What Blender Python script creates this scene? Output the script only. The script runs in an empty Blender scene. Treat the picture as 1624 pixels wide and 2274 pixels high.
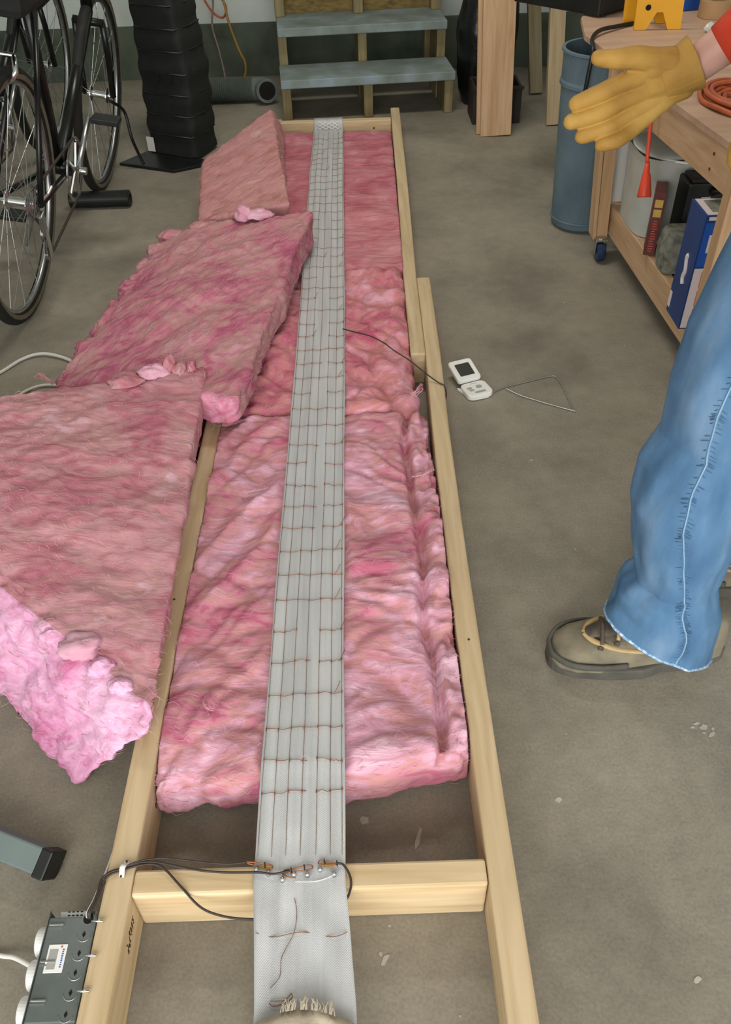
import bpy, bmesh, math, random
from mathutils import Vector, Matrix, noise
random.seed(7)
PI = math.pi
SC = bpy.context.scene
COL = SC.collection

# ------------------------------------------------------------------ camera
cam_d = bpy.data.cameras.new('camera')
cam = bpy.data.objects.new('camera', cam_d)
COL.objects.link(cam)
SC.camera = cam
cam_d.sensor_fit = 'HORIZONTAL'
cam_d.sensor_width = 36.0
cam_d.lens = 1850.0 * 36.0 / 1624.0
cam_d.clip_start = 0.02
cam.matrix_world = (Matrix.Translation((0, 0, 1.2))
                    @ Matrix.Rotation(math.radians(90 - 41.9), 4, 'X')
                    @ Matrix.Rotation(math.radians(-1.95), 4, 'Z'))

# ------------------------------------------------------------------ world, light, exposure
W = bpy.data.worlds.new('overcast_sky')
SC.world = W
W.use_nodes = True
wb = W.node_tree.nodes['Background']
wb.inputs['Color'].default_value = (0.97, 0.985, 1.0, 1)
wb.inputs['Strength'].default_value = 1.0

def area(name, loc, target, sx, sy, power, col):
    L = bpy.data.lights.new(name, 'AREA')
    L.shape = 'RECTANGLE'
    L.size = sx
    L.size_y = sy
    L.energy = power
    L.color = col
    o = bpy.data.objects.new(name, L)
    COL.objects.link(o)
    o.location = loc
    o.rotation_euler = (Vector(target) - Vector(loc)).to_track_quat('-Z', 'Y').to_euler()
    return o
area('garage_door_daylight', (0.0, -1.75, 1.25), (0.0, 1.2, 0.2), 4.2, 2.0, 58, (1.0, 0.985, 0.955))
area('back_fill_light', (0.0, 2.9, 2.5), (0.0, 2.9, 0.0), 1.2, 0.3, 13, (1.0, 0.95, 0.86))  # overhead fill added to brighten the back; no fixture is seen there

SC.view_settings.view_transform = 'Standard'
SC.view_settings.look = 'None'
SC.view_settings.gamma = 1.0
SC.view_settings.use_curve_mapping = False
SC.view_settings.exposure = 1.05

# ------------------------------------------------------------------ helpers: colour and materials
def S(h):
    r = []
    for i in (0, 2, 4):
        c = int(h[i:i + 2], 16) / 255
        r.append(c / 12.92 if c <= 0.04045 else ((c + 0.055) / 1.055) ** 2.4)
    return (r[0], r[1], r[2], 1)

def M(name, cols, rough=0.6, metal=0.0, map_scale=(1, 1, 1), nscale=8, detail=5, bump=0.0, bscale=60, bdist=0.002, lo=0.3, hi=0.7,
      trans=0.0, alpha=1.0, spec=0.4, rot=(0, 0, 0), distort=0.0, sheen=0.0):
    m = bpy.data.materials.new(name)
    m.use_nodes = True
    nt = m.node_tree
    b = nt.nodes['Principled BSDF']
    b.inputs['Roughness'].default_value = rough
    b.inputs['Metallic'].default_value = metal
    b.inputs['Specular IOR Level'].default_value = spec
    if trans: b.inputs['Transmission Weight'].default_value = trans
    if alpha < 1: b.inputs['Alpha'].default_value = alpha
    if sheen: b.inputs['Sheen Weight'].default_value = sheen
    if isinstance(cols, str): cols = [cols]
    if len(cols) == 1 and not bump:
        b.inputs['Base Color'].default_value = S(cols[0])
        return m
    tc = nt.nodes.new('ShaderNodeTexCoord')
    mp = nt.nodes.new('ShaderNodeMapping')
    mp.inputs['Scale'].default_value = map_scale
    mp.inputs['Rotation'].default_value = rot
    nt.links.new(tc.outputs['Object'], mp.inputs['Vector'])
    n = nt.nodes.new('ShaderNodeTexNoise')
    n.inputs['Scale'].default_value = nscale
    n.inputs['Detail'].default_value = detail
    n.inputs['Distortion'].default_value = distort
    nt.links.new(mp.outputs['Vector'], n.inputs['Vector'])
    cr = nt.nodes.new('ShaderNodeValToRGB')
    el = cr.color_ramp.elements
    k = len(cols)
    while len(el) < k: el.new(0.5)
    for i, c in enumerate(cols):
        el[i].position = lo + (hi - lo) * i / max(1, k - 1)
        el[i].color = S(c)
    nt.links.new(n.outputs['Fac'], cr.inputs['Fac'])
    nt.links.new(cr.outputs['Color'], b.inputs['Base Color'])
    if bump:
        n2 = nt.nodes.new('ShaderNodeTexNoise')
        n2.inputs['Scale'].default_value = bscale
        n2.inputs['Detail'].default_value = 4
        nt.links.new(mp.outputs['Vector'], n2.inputs['Vector'])
        bp = nt.nodes.new('ShaderNodeBump')
        bp.inputs['Strength'].default_value = bump
        bp.inputs['Distance'].default_value = bdist
        nt.links.new(n2.outputs['Fac'], bp.inputs['Height'])
        nt.links.new(bp.outputs['Normal'], b.inputs['Normal'])
    return m

def wood(name, cols, axis='Y', bump=0.15):
    sc = {'X': (0.6, 9, 9), 'Y': (9, 0.6, 9), 'Z': (9, 9, 0.6)}[axis]
    return M(name, cols, rough=0.55, map_scale=sc, nscale=6, detail=7, bump=bump, bscale=22, bdist=0.001, lo=0.32, hi=0.68, distort=0.6)

# ------------------------------------------------------------------ helpers: mesh building
def rotm(rx=0, ry=0, rz=0):
    return Matrix.Rotation(rz, 3, 'Z') @ Matrix.Rotation(ry, 3, 'Y') @ Matrix.Rotation(rx, 3, 'X')

class MB:
    def __init__(s): s.v = []; s.f = []
    def add(s, vs, fs):
        k = len(s.v)
        s.v += [Vector(p) for p in vs]
        s.f += [tuple(i + k for i in f) for f in fs]
        return s
    def box(s, c, d, R=None):
        c = Vector(c); vs = []
        for z in (-1, 1):
            for y in (-1, 1):
                for x in (-1, 1):
                    p = Vector((x * d[0] / 2, y * d[1] / 2, z * d[2] / 2))
                    if R: p = R @ p
                    vs.append(c + p)
        return s.add(vs, [(0, 2, 3, 1), (4, 5, 7, 6), (0, 1, 5, 4), (2, 6, 7, 3), (0, 4, 6, 2), (1, 3, 7, 5)])
    def tube(s, path, r, seg=10, round_ends=False, closed=False, flat=None):
        P = [Vector(p) for p in path]
        n = len(P)
        R = list(r) if isinstance(r, (list, tuple)) else [r] * n
        if round_ends and not closed:
            d0 = (P[0] - P[1]).normalized(); d1 = (P[-1] - P[-2]).normalized()
            pre = []; pr_ = []; po = []; por = []
            for a in (0.12, 0.45, 0.8):
                ang = a * PI / 2
                pre.append(P[0] + d0 * R[0] * math.cos(ang)); pr_.append(R[0] * math.sin(ang))
                po.append(P[-1] + d1 * R[-1] * math.cos(ang)); por.append(R[-1] * math.sin(ang))
            P = pre + P + po[::-1]; R = pr_ + R + por[::-1]
            n = len(P)
        up = None; vs = []
        for i in range(n):
            if closed: t = P[(i + 1) % n] - P[i - 1]
            else: t = P[min(i + 1, n - 1)] - P[max(i - 1, 0)]
            if t.length < 1e-9: t = Vector((0, 0, 1))
            t.normalize()
            if up is None:
                up = Vector((0, 0, 1)) if abs(t.z) < 0.9 else Vector((1, 0, 0))
            a = up - t * up.dot(t)
            if a.length < 1e-6: a = t.orthogonal()
            a.normalize(); up = a
            b = t.cross(a)
            for k in range(seg):
                q = 2 * PI * k / seg
                fa = 1.0 if flat is None else flat
                vs.append(P[i] + a * (math.cos(q) * R[i] * fa) + b * (math.sin(q) * R[i]))
        fs = []
        m = n if closed else n - 1
        for i in range(m):
            for k in range(seg):
                j = (i + 1) % n
                fs.append((i * seg + k, i * seg + (k + 1) % seg, j * seg + (k + 1) % seg, j * seg + k))
        if not closed:
            fs.append(tuple(range(seg))[::-1])
            fs.append(tuple((n - 1) * seg + k for k in range(seg)))
        return s.add(vs, fs)
    def cyl(s, p0, p1, r0, r1=None, seg=16):
        return s.tube([p0, p1], [r0, r0 if r1 is None else r1], seg)
    def lathe(s, prof, c=(0, 0, 0), axis='Z', seg=24):
        c = Vector(c); vs = []; n = len(prof)
        for (r, h) in prof:
            for k in range(seg):
                q = 2 * PI * k / seg
                a, b = r * math.cos(q), r * math.sin(q)
                vs.append(c + Vector({'Z': (a, b, h), 'X': (h, a, b), 'Y': (b, h, a)}[axis]))
        fs = [(i * seg + k, i * seg + (k + 1) % seg, (i + 1) * seg + (k + 1) % seg, (i + 1) * seg + k)
              for i in range(n - 1) for k in range(seg)]
        return s.add(vs, fs)
    def torus(s, c, R, r, axis='X', seg=40, sub=8):
        c = Vector(c); pts = []
        for k in range(seg):
            q = 2 * PI * k / seg
            a, b = R * math.cos(q), R * math.sin(q)
            pts.append(c + Vector({'Z': (a, b, 0), 'X': (0, a, b), 'Y': (b, 0, a)}[axis]))
        return s.tube(pts, r, sub, closed=True)
    def prism(s, poly, h, org=(0, 0, 0), ax=(1, 0, 0), ay=(0, 1, 0), az=(0, 0, 1)):
        org, ax, ay, az = Vector(org), Vector(ax), Vector(ay), Vector(az)
        n = len(poly)
        b = [org + ax * p[0] + ay * p[1] for p in poly]
        t = [p + az * h for p in b]
        return s.add(b + t, [tuple(range(n))[::-1], tuple(range(n, 2 * n))] + [(i, (i + 1) % n, n + (i + 1) % n, n + i) for i in range(n)])
    def sheet(s, rows, th=0.0):
        n, m = len(rows), len(rows[0])
        vs = [p for r in rows for p in r]
        return s.add(vs, [(i * m + j, i * m + j + 1, (i + 1) * m + j + 1, (i + 1) * m + j) for i in range(n - 1) for j in range(m - 1)])
    def build(s, name, mat, parent=None, bevel=0.0, smooth=False, fix=True):
        off = Vector((0, 0, 0)); p = parent
        while p: off += p.location; p = p.parent
        me = bpy.data.meshes.new(name)
        me.from_pydata([v - off for v in s.v], [], s.f)
        if fix:
            bm = bmesh.new(); bm.from_mesh(me)
            bmesh.ops.recalc_face_normals(bm, faces=bm.faces)
            bm.to_mesh(me); bm.free()
        if smooth:
            for q in me.polygons: q.use_smooth = True
        me.materials.append(mat)
        o = bpy.data.objects.new(name, me)
        COL.objects.link(o)
        if parent: o.parent = parent
        if bevel:
            b = o.modifiers.new('bevel', 'BEVEL'); b.width = bevel; b.segments = 2; b.limit_method = 'ANGLE'
            b.harden_normals = False
        return o

def tag(o, label=None, cat=None, group=None, kind=None):
    if label: o['label'] = label
    if cat: o['category'] = cat
    if group: o['group'] = group
    if kind: o['kind'] = kind
    return o
def thing(name, label, cat, loc=(0, 0, 0), group=None):
    o = bpy.data.objects.new(name, None)
    o.empty_display_size = 0.05
    COL.objects.link(o)
    o.location = loc
    return tag(o, label, cat, group)
def copy_tree(o, parent=None):
    c = o.copy(); COL.objects.link(c); c.parent = parent
    for ch in list(o.children): copy_tree(ch, c)
    return c
def smoothpath(pts, n=8):
    P = [Vector(p) for p in pts]; out = []
    for i in range(len(P) - 1):
        a, b, c, d = P[max(i - 1, 0)], P[i], P[i + 1], P[min(i + 2, len(P) - 1)]
        for k in range(n):
            t = k / n
            out.append(0.5 * ((2 * b) + (c - a) * t + (2 * a - 5 * b + 4 * c - d) * t * t + (3 * b - a - 3 * c + d) * t ** 3))
    out.append(P[-1])
    return out
def fr(x, y, z, H=1.0, lac=2.0, octv=4): return noise.fractal(Vector((x, y, z)), H, lac, octv)
def nz(x, y, z): return noise.noise(Vector((x, y, z)))
def add_remesh(o, vox, it=4):
    r = o.modifiers.new('remesh', 'REMESH'); r.mode = 'VOXEL'; r.voxel_size = vox; r.use_smooth_shade = True
    if it:
        q = o.modifiers.new('smooth', 'SMOOTH'); q.iterations = it; q.factor = 0.5
    return o

# ------------------------------------------------------------------ materials
m_floor = M('concrete_floor', ['716b60', '807a6e', '8a8376', '928b7e'], rough=0.75, nscale=3.2, detail=15, bump=0.35, bscale=90, lo=0.30, hi=0.70, distort=0.4)
def speckle(m):
    # fine sandy aggregate showing in the slab
    nt = m.node_tree; b = nt.nodes['Principled BSDF']; L = nt.links
    src = b.inputs['Base Color'].links[0].from_socket
    tc = nt.nodes.new('ShaderNodeTexCoord'); n = nt.nodes.new('ShaderNodeTexNoise'); n.inputs['Scale'].default_value = 210; n.inputs['Detail'].default_value = 3
    n2 = nt.nodes.new('ShaderNodeTexNoise'); n2.inputs['Scale'].default_value = 28; n2.inputs['Detail'].default_value = 8
    for q in (n, n2): L.new(tc.outputs['Object'], q.inputs['Vector'])
    ad = nt.nodes.new('ShaderNodeMath'); ad.operation = 'MULTIPLY_ADD'; ad.inputs[1].default_value = 0.6
    L.new(n.outputs['Fac'], ad.inputs[0]); h = nt.nodes.new('ShaderNodeMath'); h.operation = 'MULTIPLY'; h.inputs[1].default_value = 0.4
    L.new(n2.outputs['Fac'], h.inputs[0]); L.new(h.outputs[0], ad.inputs[2])
    cr = nt.nodes.new('ShaderNodeValToRGB'); e = cr.color_ramp.elements
    e[0].position = 0.36; e[0].color = (0.86, 0.855, 0.85, 1); e[1].position = 0.64; e[1].color = (1.15, 1.14, 1.10, 1)
    L.new(ad.outputs[0], cr.inputs['Fac'])
    mx = nt.nodes.new('ShaderNodeMix'); mx.data_type = 'RGBA'; mx.blend_type = 'MULTIPLY'; mx.inputs['Factor'].default_value = 1.0
    L.new(src, mx.inputs['A']); L.new(cr.outputs['Color'], mx.inputs['B']); L.new(mx.outputs['Result'], b.inputs['Base Color'])
speckle(m_floor)
m_white_wall = M('white_drywall', ['b9c2bd', 'c8cfca'], rough=0.8, nscale=5, bump=0.05)
m_curb = M('dirty_foundation', ['3a4239', '4d5549', '5a6154'], rough=0.9, nscale=6, detail=8, bump=0.4, bscale=50)
m_ceiling = M('ceiling_board', ['c9c9c2'], rough=0.9)
m_pine = wood('pine_lumber', ['b29a74', 'bfa884', 'c9b391'], 'Y')
m_pine_x = wood('pine_lumber_across', ['bba27a', 'c8b08a', 'd1bc98'], 'X')
m_pine_z = wood('pine_post', ['b08c66', 'bd9a74', 'c6a582'], 'Z')
m_pine_by = wood('bench_lumber', ['b2906c', 'bf9d79', 'c9a988'], 'Y')
m_ply = M('bench_plywood', ['a98a72', 'b6967e', 'c0a28b'], rough=0.6, map_scale=(1, 6, 6), nscale=3, detail=7)
m_olive = wood('weathered_board', ['6d6449', '7d7355', '877c5e'], 'Z')
m_tan = wood('tan_board', ['a08d6c', 'b09b78', 'b8a582'], 'Z')
m_cedar = wood('cedar_board', ['b08c68', 'c09c76', 'caa988'], 'Z')
m_ink = M('ink', ['4a3426'], rough=0.8)
m_black = M('black_fabric', ['0d0f0e', '151816'], rough=0.8, nscale=30, bump=0.2, bscale=120)
m_black_plastic = M('black_plastic', ['101211', '191c1b'], rough=0.4, nscale=20)
m_rubber = M('tyre_rubber', ['141513', '22221e'], rough=0.75, nscale=40, bump=0.2, bscale=150)
m_tan_wall = M('tyre_sidewall', ['5f5a4c', '6d6757'], rough=0.7, nscale=30)
m_chrome = M('chrome', ['d8dcdd'], rough=0.2, metal=1.0)
m_alu = M('brushed_metal', ['a9adad', 'bfc3c3'], rough=0.35, metal=1.0, nscale=30)
m_bikeframe = M('black_frame_paint', ['0e1010'], rough=0.3)
m_paint_grey = M('grey_painted_steel', ['5d6967', '677371'], rough=0.4, nscale=12)
m_galv = M('galvanised_steel', ['606765', '6c7371', '787f7d'], rough=0.42, metal=0.45, nscale=14, detail=6)
m_white_pl = M('white_plastic', ['dcdcd8', 'e6e6e2'], rough=0.35, nscale=8)
m_white = M('white_vinyl', ['d4d2cc'], rough=0.5)
m_hole = M('dark_hole', ['0a0a0a'], rough=0.9)
m_copper = M('copper_wire', ['8a5a40', 'a06a48'], rough=0.4, metal=0.7, nscale=60)
m_brass = M('brass_tab', ['a89a58', 'b8aa68'], rough=0.4, metal=0.7, nscale=60)
m_wire = M('oxidised_heating_wire', ['6a5d55', '8a766a'], rough=0.6, nscale=90)
m_stitch = M('stitch_wire', ['6a4030', '95664c'], rough=0.6, nscale=80)
m_lead = M('dark_lead_wire', ['2e2620', '3a3029'], rough=0.5, nscale=40)
m_cream = M('cream_cloth', ['a59a86', 'b9ae9a'], rough=0.9, nscale=30, bump=0.4, bscale=200)
m_step = M('worn_grey_step_paint', ['66706a', '76817c', '8796a0'], rough=0.7, nscale=9, detail=9, bump=0.3, bscale=60)
m_stepwood = wood('old_step_timber', ['6a5f3f', '7c704c', '8a7d58'], 'Z')
m_osb = M('chipboard_riser', ['4a3f22', '6b5a2f', '7a6838'], rough=0.8, map_scale=(3, 3, 8), nscale=9, detail=6, bump=0.3, bscale=30)
m_duct = M('corrugated_duct_metal', ['5d6660', '737c75'], rough=0.45, metal=0.4, nscale=10)
m_can = M('blue_grey_drum', ['4f626c', '5b6f79', '667a82'], rough=0.55, nscale=8, detail=6, bump=0.1, bscale=60)
m_orange = M('orange_cord_jacket', ['d2442a', 'de5034'], rough=0.4, nscale=20)
m_hose = M('orange_brown_hose', ['8f4426', 'a9532f', 'b85f38'], rough=0.5, nscale=25)
m_yellow_pl = M('yellow_plastic', ['d89a12', 'e2a71c'], rough=0.45, nscale=10)
m_clear = M('cloudy_clear_plastic', ['b3b6ae', 'c4c7bf'], rough=0.25, nscale=12, detail=6, alpha=0.9, bump=0.2, bscale=20, bdist=0.004)
m_tubfill = M('grey_contents', ['8b8a80', 'a09f95'], rough=0.8, nscale=20)
m_blue = M('blue_carton', ['16356b', '1d4280'], rough=0.4, nscale=6)
m_blue2 = M('bright_blue_print', ['1f55b0'], rough=0.4)
m_whitecard = M('white_card', ['d8cfd2'], rough=0.5)
m_red = M('red_print', ['c0504a', 'd0625a'], rough=0.5, nscale=30)
m_maroon = M('maroon_carton', ['5a2c27', '6e3a33'], rough=0.5, nscale=20)
m_gold = M('yellow_print', ['c09a4a', 'd8b264'], rough=0.5, nscale=40)
m_stone = M('grey_speckled_fleece', ['55564c', '7b7c70', '8d8e82'], rough=0.95, nscale=45, detail=6, bump=0.6, bscale=70)
m_caster = M('dark_blue_caster_tread', ['1b2a44', '26385a'], rough=0.3, nscale=10)
m_denim = M('faded_denim', ['3a5d80', '4d7192', '6c88a4'], rough=0.85, map_scale=(3, 3, 1), nscale=6, detail=8, bump=0.35, bscale=260, bdist=0.001)
m_denim_dark = M('denim_seam', ['40617f', '4d6f8f'], rough=0.85, map_scale=(1, 1, 9), nscale=16)
m_seam = M('seam_thread', ['6f92ae', '88a6bc'], rough=0.8, nscale=40)
m_fray = M('frayed_hem', ['a9bfd0', '5f86ac', 'c6d4de'], rough=0.9, nscale=120, lo=0.35, hi=0.65)
m_shoe = M('grey_suede', ['665f50', '766f5d', '827966'], rough=0.85, nscale=30, bump=0.3, bscale=120)
m_shoe_tan = M('tan_leather_trim', ['a58c62', 'b79d72'], rough=0.7, nscale=30)
m_sole = M('dark_rubber_sole', ['46453e', '57554d'], rough=0.8, nscale=30)
m_lace = M('dark_lace', ['3a332c', '5c5248'], rough=0.8, nscale=60)
m_glove = M('yellow_leather', ['9a7434', 'b08840', 'be984e'], rough=0.75, nscale=14, detail=7, bump=0.25, bscale=70, bdist=0.002)
m_glove_seam = M('glove_seam', ['b89a5e'], rough=0.8)
m_skin = M('skin', ['c29484', 'd0a494'], rough=0.5, nscale=20, bump=0.15, bscale=90)
m_shirt = M('red_shirt', ['c23a22', 'cf452b'], rough=0.85, nscale=20, bump=0.2, bscale=200)
m_hair = M('brown_hair', ['3a2a1e', '4a3626'], rough=0.7, map_scale=(8, 8, 1), nscale=20)
m_eye = M('eye', ['2a2a2a'], rough=0.2)
m_screen = M('dark_lcd', ['2c2d27', '3a3b33'], rough=0.25, nscale=6)
m_button = M('grey_button', ['9c9c98'], rough=0.5)
m_label = M('label_blue_print', ['3f58a8'], rough=0.5)
m_spot = M('white_paint_drip', ['a09a8e', 'b4aea2'], rough=0.7, nscale=40)
m_cardbox = M('kraft_card', ['9c7a54', 'ac8a62'], rough=0.8, nscale=10)
m_yarn = M('yellow_cord_jacket', ['8a6a30', '9a7838'], rough=0.6, nscale=20)
m_bag = M('black_polythene', ['0c0e0d', '161a18'], rough=0.3, nscale=10, bump=0.4, bscale=25, bdist=0.01)
m_crate = M('dark_brown_crate', ['241c18', '2e2621'], rough=0.6, nscale=10)

# belt: woven glass cloth with a diagonal twill
def twill(name):
    m = M(name, ['acadae', 'b9babb', 'c3c3c3'], rough=0.6, map_scale=(30, 1.2, 10), nscale=2, detail=5, bump=0.0)
    nt = m.node_tree; b = nt.nodes['Principled BSDF']
    tc = nt.nodes.new('ShaderNodeTexCoord'); mp = nt.nodes.new('ShaderNodeMapping')
    mp.inputs['Rotation'].default_value = (0, 0, math.radians(-35))
    nt.links.new(tc.outputs['Object'], mp.inputs['Vector'])
    w = nt.nodes.new('ShaderNodeTexWave'); w.inputs['Scale'].default_value = 185
    w.inputs['Distortion'].default_value = 0.6
    nt.links.new(mp.outputs['Vector'], w.inputs['Vector'])
    bp = nt.nodes.new('ShaderNodeBump'); bp.inputs['Strength'].default_value = 0.4; bp.inputs['Distance'].default_value = 0.001
    nt.links.new(w.outputs['Fac'], bp.inputs['Height'])
    nt.links.new(bp.outputs['Normal'], b.inputs['Normal'])
    return m
m_belt = twill('glass_cloth_twill')

def pink(name, cols, ms, bump=0.30, rot=(0, 0, 0), big=5.0):
    """large colour patches (salmon / rose / pale) with finer directional streaks over them"""
    m = bpy.data.materials.new(name); m.use_nodes = True
    nt = m.node_tree; b = nt.nodes['Principled BSDF']; L = nt.links
    b.inputs['Roughness'].default_value = 1.0; b.inputs['Specular IOR Level'].default_value = 0.05
    tc = nt.nodes.new('ShaderNodeTexCoord')
    def nse(scale, det, dist, mscale, r):
        m0 = nt.nodes.new('ShaderNodeMapping'); m0.inputs['Rotation'].default_value = (0, 0, -r[2])
        L.new(tc.outputs['Object'], m0.inputs['Vector'])
        mp = nt.nodes.new('ShaderNodeMapping'); mp.inputs['Scale'].default_value = mscale
        L.new(m0.outputs['Vector'], mp.inputs['Vector'])
        n = nt.nodes.new('ShaderNodeTexNoise'); n.inputs['Scale'].default_value = scale; n.inputs['Detail'].default_value = det; n.inputs['Distortion'].default_value = dist
        L.new(mp.outputs['Vector'], n.inputs['Vector']); return n
    n1 = nse(big, 6, 1.5, (1, 1, 1), (0, 0, 0)); n2 = nse(9, 9, 2.4, ms, rot); n3 = nse(45, 6, 1.0, ms, rot)
    ad = nt.nodes.new('ShaderNodeMath'); ad.operation = 'MULTIPLY_ADD'; ad.inputs[1].default_value = 0.42
    L.new(n2.outputs['Fac'], ad.inputs[0]); 
    m1 = nt.nodes.new('ShaderNodeMath'); m1.operation = 'MULTIPLY'; m1.inputs[1].default_value = 0.58
    L.new(n1.outputs['Fac'], m1.inputs[0]); L.new(m1.outputs[0], ad.inputs[2])
    cr = nt.nodes.new('ShaderNodeValToRGB'); el = cr.color_ramp.elements
    while len(el) < len(cols): el.new(0.5)
    for i, c in enumerate(cols):
        el[i].position = 0.385 + 0.24 * i / (len(cols) - 1); el[i].color = S(c)
    L.new(ad.outputs[0], cr.inputs['Fac']); L.new(cr.outputs['Color'], b.inputs['Base Color'])
    a2 = nt.nodes.new('ShaderNodeMath'); a2.operation = 'MULTIPLY_ADD'; a2.inputs[1].default_value = 0.35
    L.new(n3.outputs['Fac'], a2.inputs[0]); L.new(n2.outputs['Fac'], a2.inputs[2])
    bp = nt.nodes.new('ShaderNodeBump'); bp.inputs['Strength'].default_value = bump; bp.inputs['Distance'].default_value = 0.012
    L.new(a2.outputs[0], bp.inputs['Height']); L.new(bp.outputs['Normal'], b.inputs['Normal'])
    return m
PK = ['b7667c', 'c27e90', 'be8a88', 'c993a4', 'd0a1b2', 'd9b1c0']
m_pink_near = pink('pink_fibreglass_near', PK, (1.0, 2.6, 1.5))
m_pink_mid = pink('pink_fibreglass_mid', ['b0586c', 'bf7084', 'c0807c', 'cc8c9c', 'd2a0aa'], (1.5, 1.8, 1.5))
m_pink_far = pink('pink_fibreglass_far', ['a65a68', 'b36b76', 'bc7b83', 'c48b92'], (0.8, 3.5, 1.5))
m_pink_a = pink('pink_fibreglass_dusty', ['a8766f', 'b5827c', 'bf8a90', 'b78a7e', 'c79a9c'], (0.8, 4.5, 1.5), rot=(0, 0, 0.95))
m_pink_b = pink('pink_fibreglass_deep', ['a65a72', 'b16a7d', 'b87c86', 'ae8680', 'be8b95', 'b67480'], (0.8, 2.8, 1.5), rot=(0, 0, 0.85))
m_pink_c = pink('pink_fibreglass_slab', ['a86474', 'b2717e', 'b67e83', 'bc8a93', 'b68886', 'c59ca6'], (0.9, 2.4, 1.5), rot=(0, 0, -0.2))
m_fibre = M('loose_pink_fibre', ['c48894', 'cc98a2', 'c4948e'], rough=1.0, nscale=12, spec=0.05)

# ------------------------------------------------------------------ setting
def struct(mb, name, mat): return tag(mb.build(name, mat), kind='structure')
FX0, FX1, FY0, FY1, CZ = -2.7, 2.7, -1.8, 4.78, 2.6
fl = struct(MB().box((0, -1.0, -0.06), (9.0, 11.9, 0.12)), 'floor', m_floor)
struct(MB().box(((FX0 + FX1) / 2, FY1 + 0.1, 1.42), (FX1 - FX0 + 0.4, 0.12, 2.36)), 'wall_back', m_white_wall)
struct(MB().box(((FX0 + FX1) / 2, FY1 + 0.08, 0.12), (FX1 - FX0 + 0.4, 0.16, 0.24)), 'baseboard_back', m_curb)
struct(MB().box((FX0 - 0.06, 1.5, 1.3), (0.12, 6.7, 2.6)), 'wall_left', m_white_wall)
struct(MB().box((FX1 + 0.06, 1.5, 1.3), (0.12, 6.7, 2.6)), 'wall_right', m_white_wall)
struct(MB().box((0, 1.5, CZ + 0.06), (5.8, 6.8, 0.12)), 'ceiling', m_ceiling)
wf = MB()
wf.box((0, FY0 - 0.06, 2.4), (5.4, 0.12, 0.4)); wf.box((-2.45, FY0 - 0.06, 1.1), (0.5, 0.12, 2.2)); wf.box((2.45, FY0 - 0.06, 1.1), (0.5, 0.12, 2.2))
struct(wf, 'wall_front', m_white_wall)
# paint drips on the slab: thin flecks
sp = MB()
def fleck(x, y, r, ex=1.0, a=0.0):
    n = 9; pts = []
    for k in range(n):
        q = 2 * PI * k / n; rr = r * random.uniform(0.6, 1.15)
        px, py = rr * ex * math.cos(q), rr * math.sin(q)
        pts.append((x + px * math.cos(a) - py * math.sin(a), y + px * math.sin(a) + py * math.cos(a)))
    sp.prism(pts, 0.0006)
for a in [(0.548, 0.776, 0.006, 1.6, 0.3), (0.556, 0.762, 0.004, 2.0, 0.8), (0.538, 0.783, 0.003, 2.2, 0.2), (0.562, 0.772, 0.003, 1.2, 1.1), (0.545, 0.765, 0.002, 2.0, 0.0), (0.529, 0.776, 0.002, 2.4, 0.1), (-0.017, 0.633, 0.008, 1, 0), (0.063, 0.602, 0.004, 4.5, 1.3), (0.283, 0.655, 0.005, 1.2, 0),
          (0.006, 0.433, 0.004, 3, 0.9), (0.0, 0.44, 0.003, 1, 0), (0.416, 0.395, 0.005, 1.5, 0.5), (0.102, 0.514, 0.003, 2, 0), (-0.46, 0.735, 0.006, 1.2, 1)]:
    fleck(*a)
for i in range(150):
    x, y = random.uniform(-1.0, 1.1), random.uniform(0.3, 3.6)
    fleck(x, y, random.uniform(0.0008, 0.0024), random.uniform(0.8, 2.2), random.uniform(0, 3))
o = sp.build('paint_flecks', m_spot, fl); tag(o, 'white paint flecks dripped on the concrete', kind='stuff')

# ------------------------------------------------------------------ timber frame
frame = thing('timber_frame', 'long pale pine timber frame lying on the concrete around pink batts', 'frame', (-0.09, 1.8, 0))
def rail(name, pts, w=0.038, z0=0.0, z1=0.089, mat=m_pine):
    mb = MB(); vs = []; n = len(pts)
    for (x, y) in pts: vs += [(x, y, z0), (x + w, y, z0), (x + w, y, z1), (x, y, z1)]
    fs = [(0, 1, 2, 3), tuple(4 * (n - 1) + k for k in (3, 2, 1, 0))]
    for i in range(n - 1):
        for k in range(4): fs.append((4 * i + k, 4 * i + (k + 1) % 4, 4 * (i + 1) + (k + 1) % 4, 4 * (i + 1) + k))
    mb.add(vs, fs)
    return mb.build(name, mat, frame, bevel=0.004)
rail('side_rail', [(-0.368, -0.15), (-0.368, 0.9), (-0.36, 1.5), (-0.352, 2.25)])
rail('side_rail', [(0.147, -0.15), (0.148, 0.7), (0.150, 1.1), (0.156, 1.5), (0.166, 1.85), (0.1715, 2.25)])
rail('side_rail', [(0.1275, 1.83), (0.1335, 2.26), (0.152, 3.0), (0.168, 3.86)])
rail('side_rail', [(-0.345, 2.26), (-0.335, 3.75)])
MB().box((-0.0915, 0.508, 0.0445), (0.476, 0.036, 0.089)).build('cross_piece', m_pine_x, frame, bevel=0.004)
MB().box((-0.068, 3.705, 0.0455), (0.462, 0.036, 0.091)).build('end_board', m_pine_x, frame, bevel=0.003)
MB().box((-0.215, 3.53, 0.036), (0.07, 0.05, 0.05), rotm(0, 0, 0.12)).build('wedge_block', m_pine_x, frame, bevel=0.004)
for (x, y, z) in [(0.168, 0.905, 0.0892), (-0.350, 1.02, 0.0892)]:
    MB().cyl((x, y, z - 0.002), (x, y, z + 0.0004), 0.0022, seg=10).build('knot', m_ink, frame)
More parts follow.
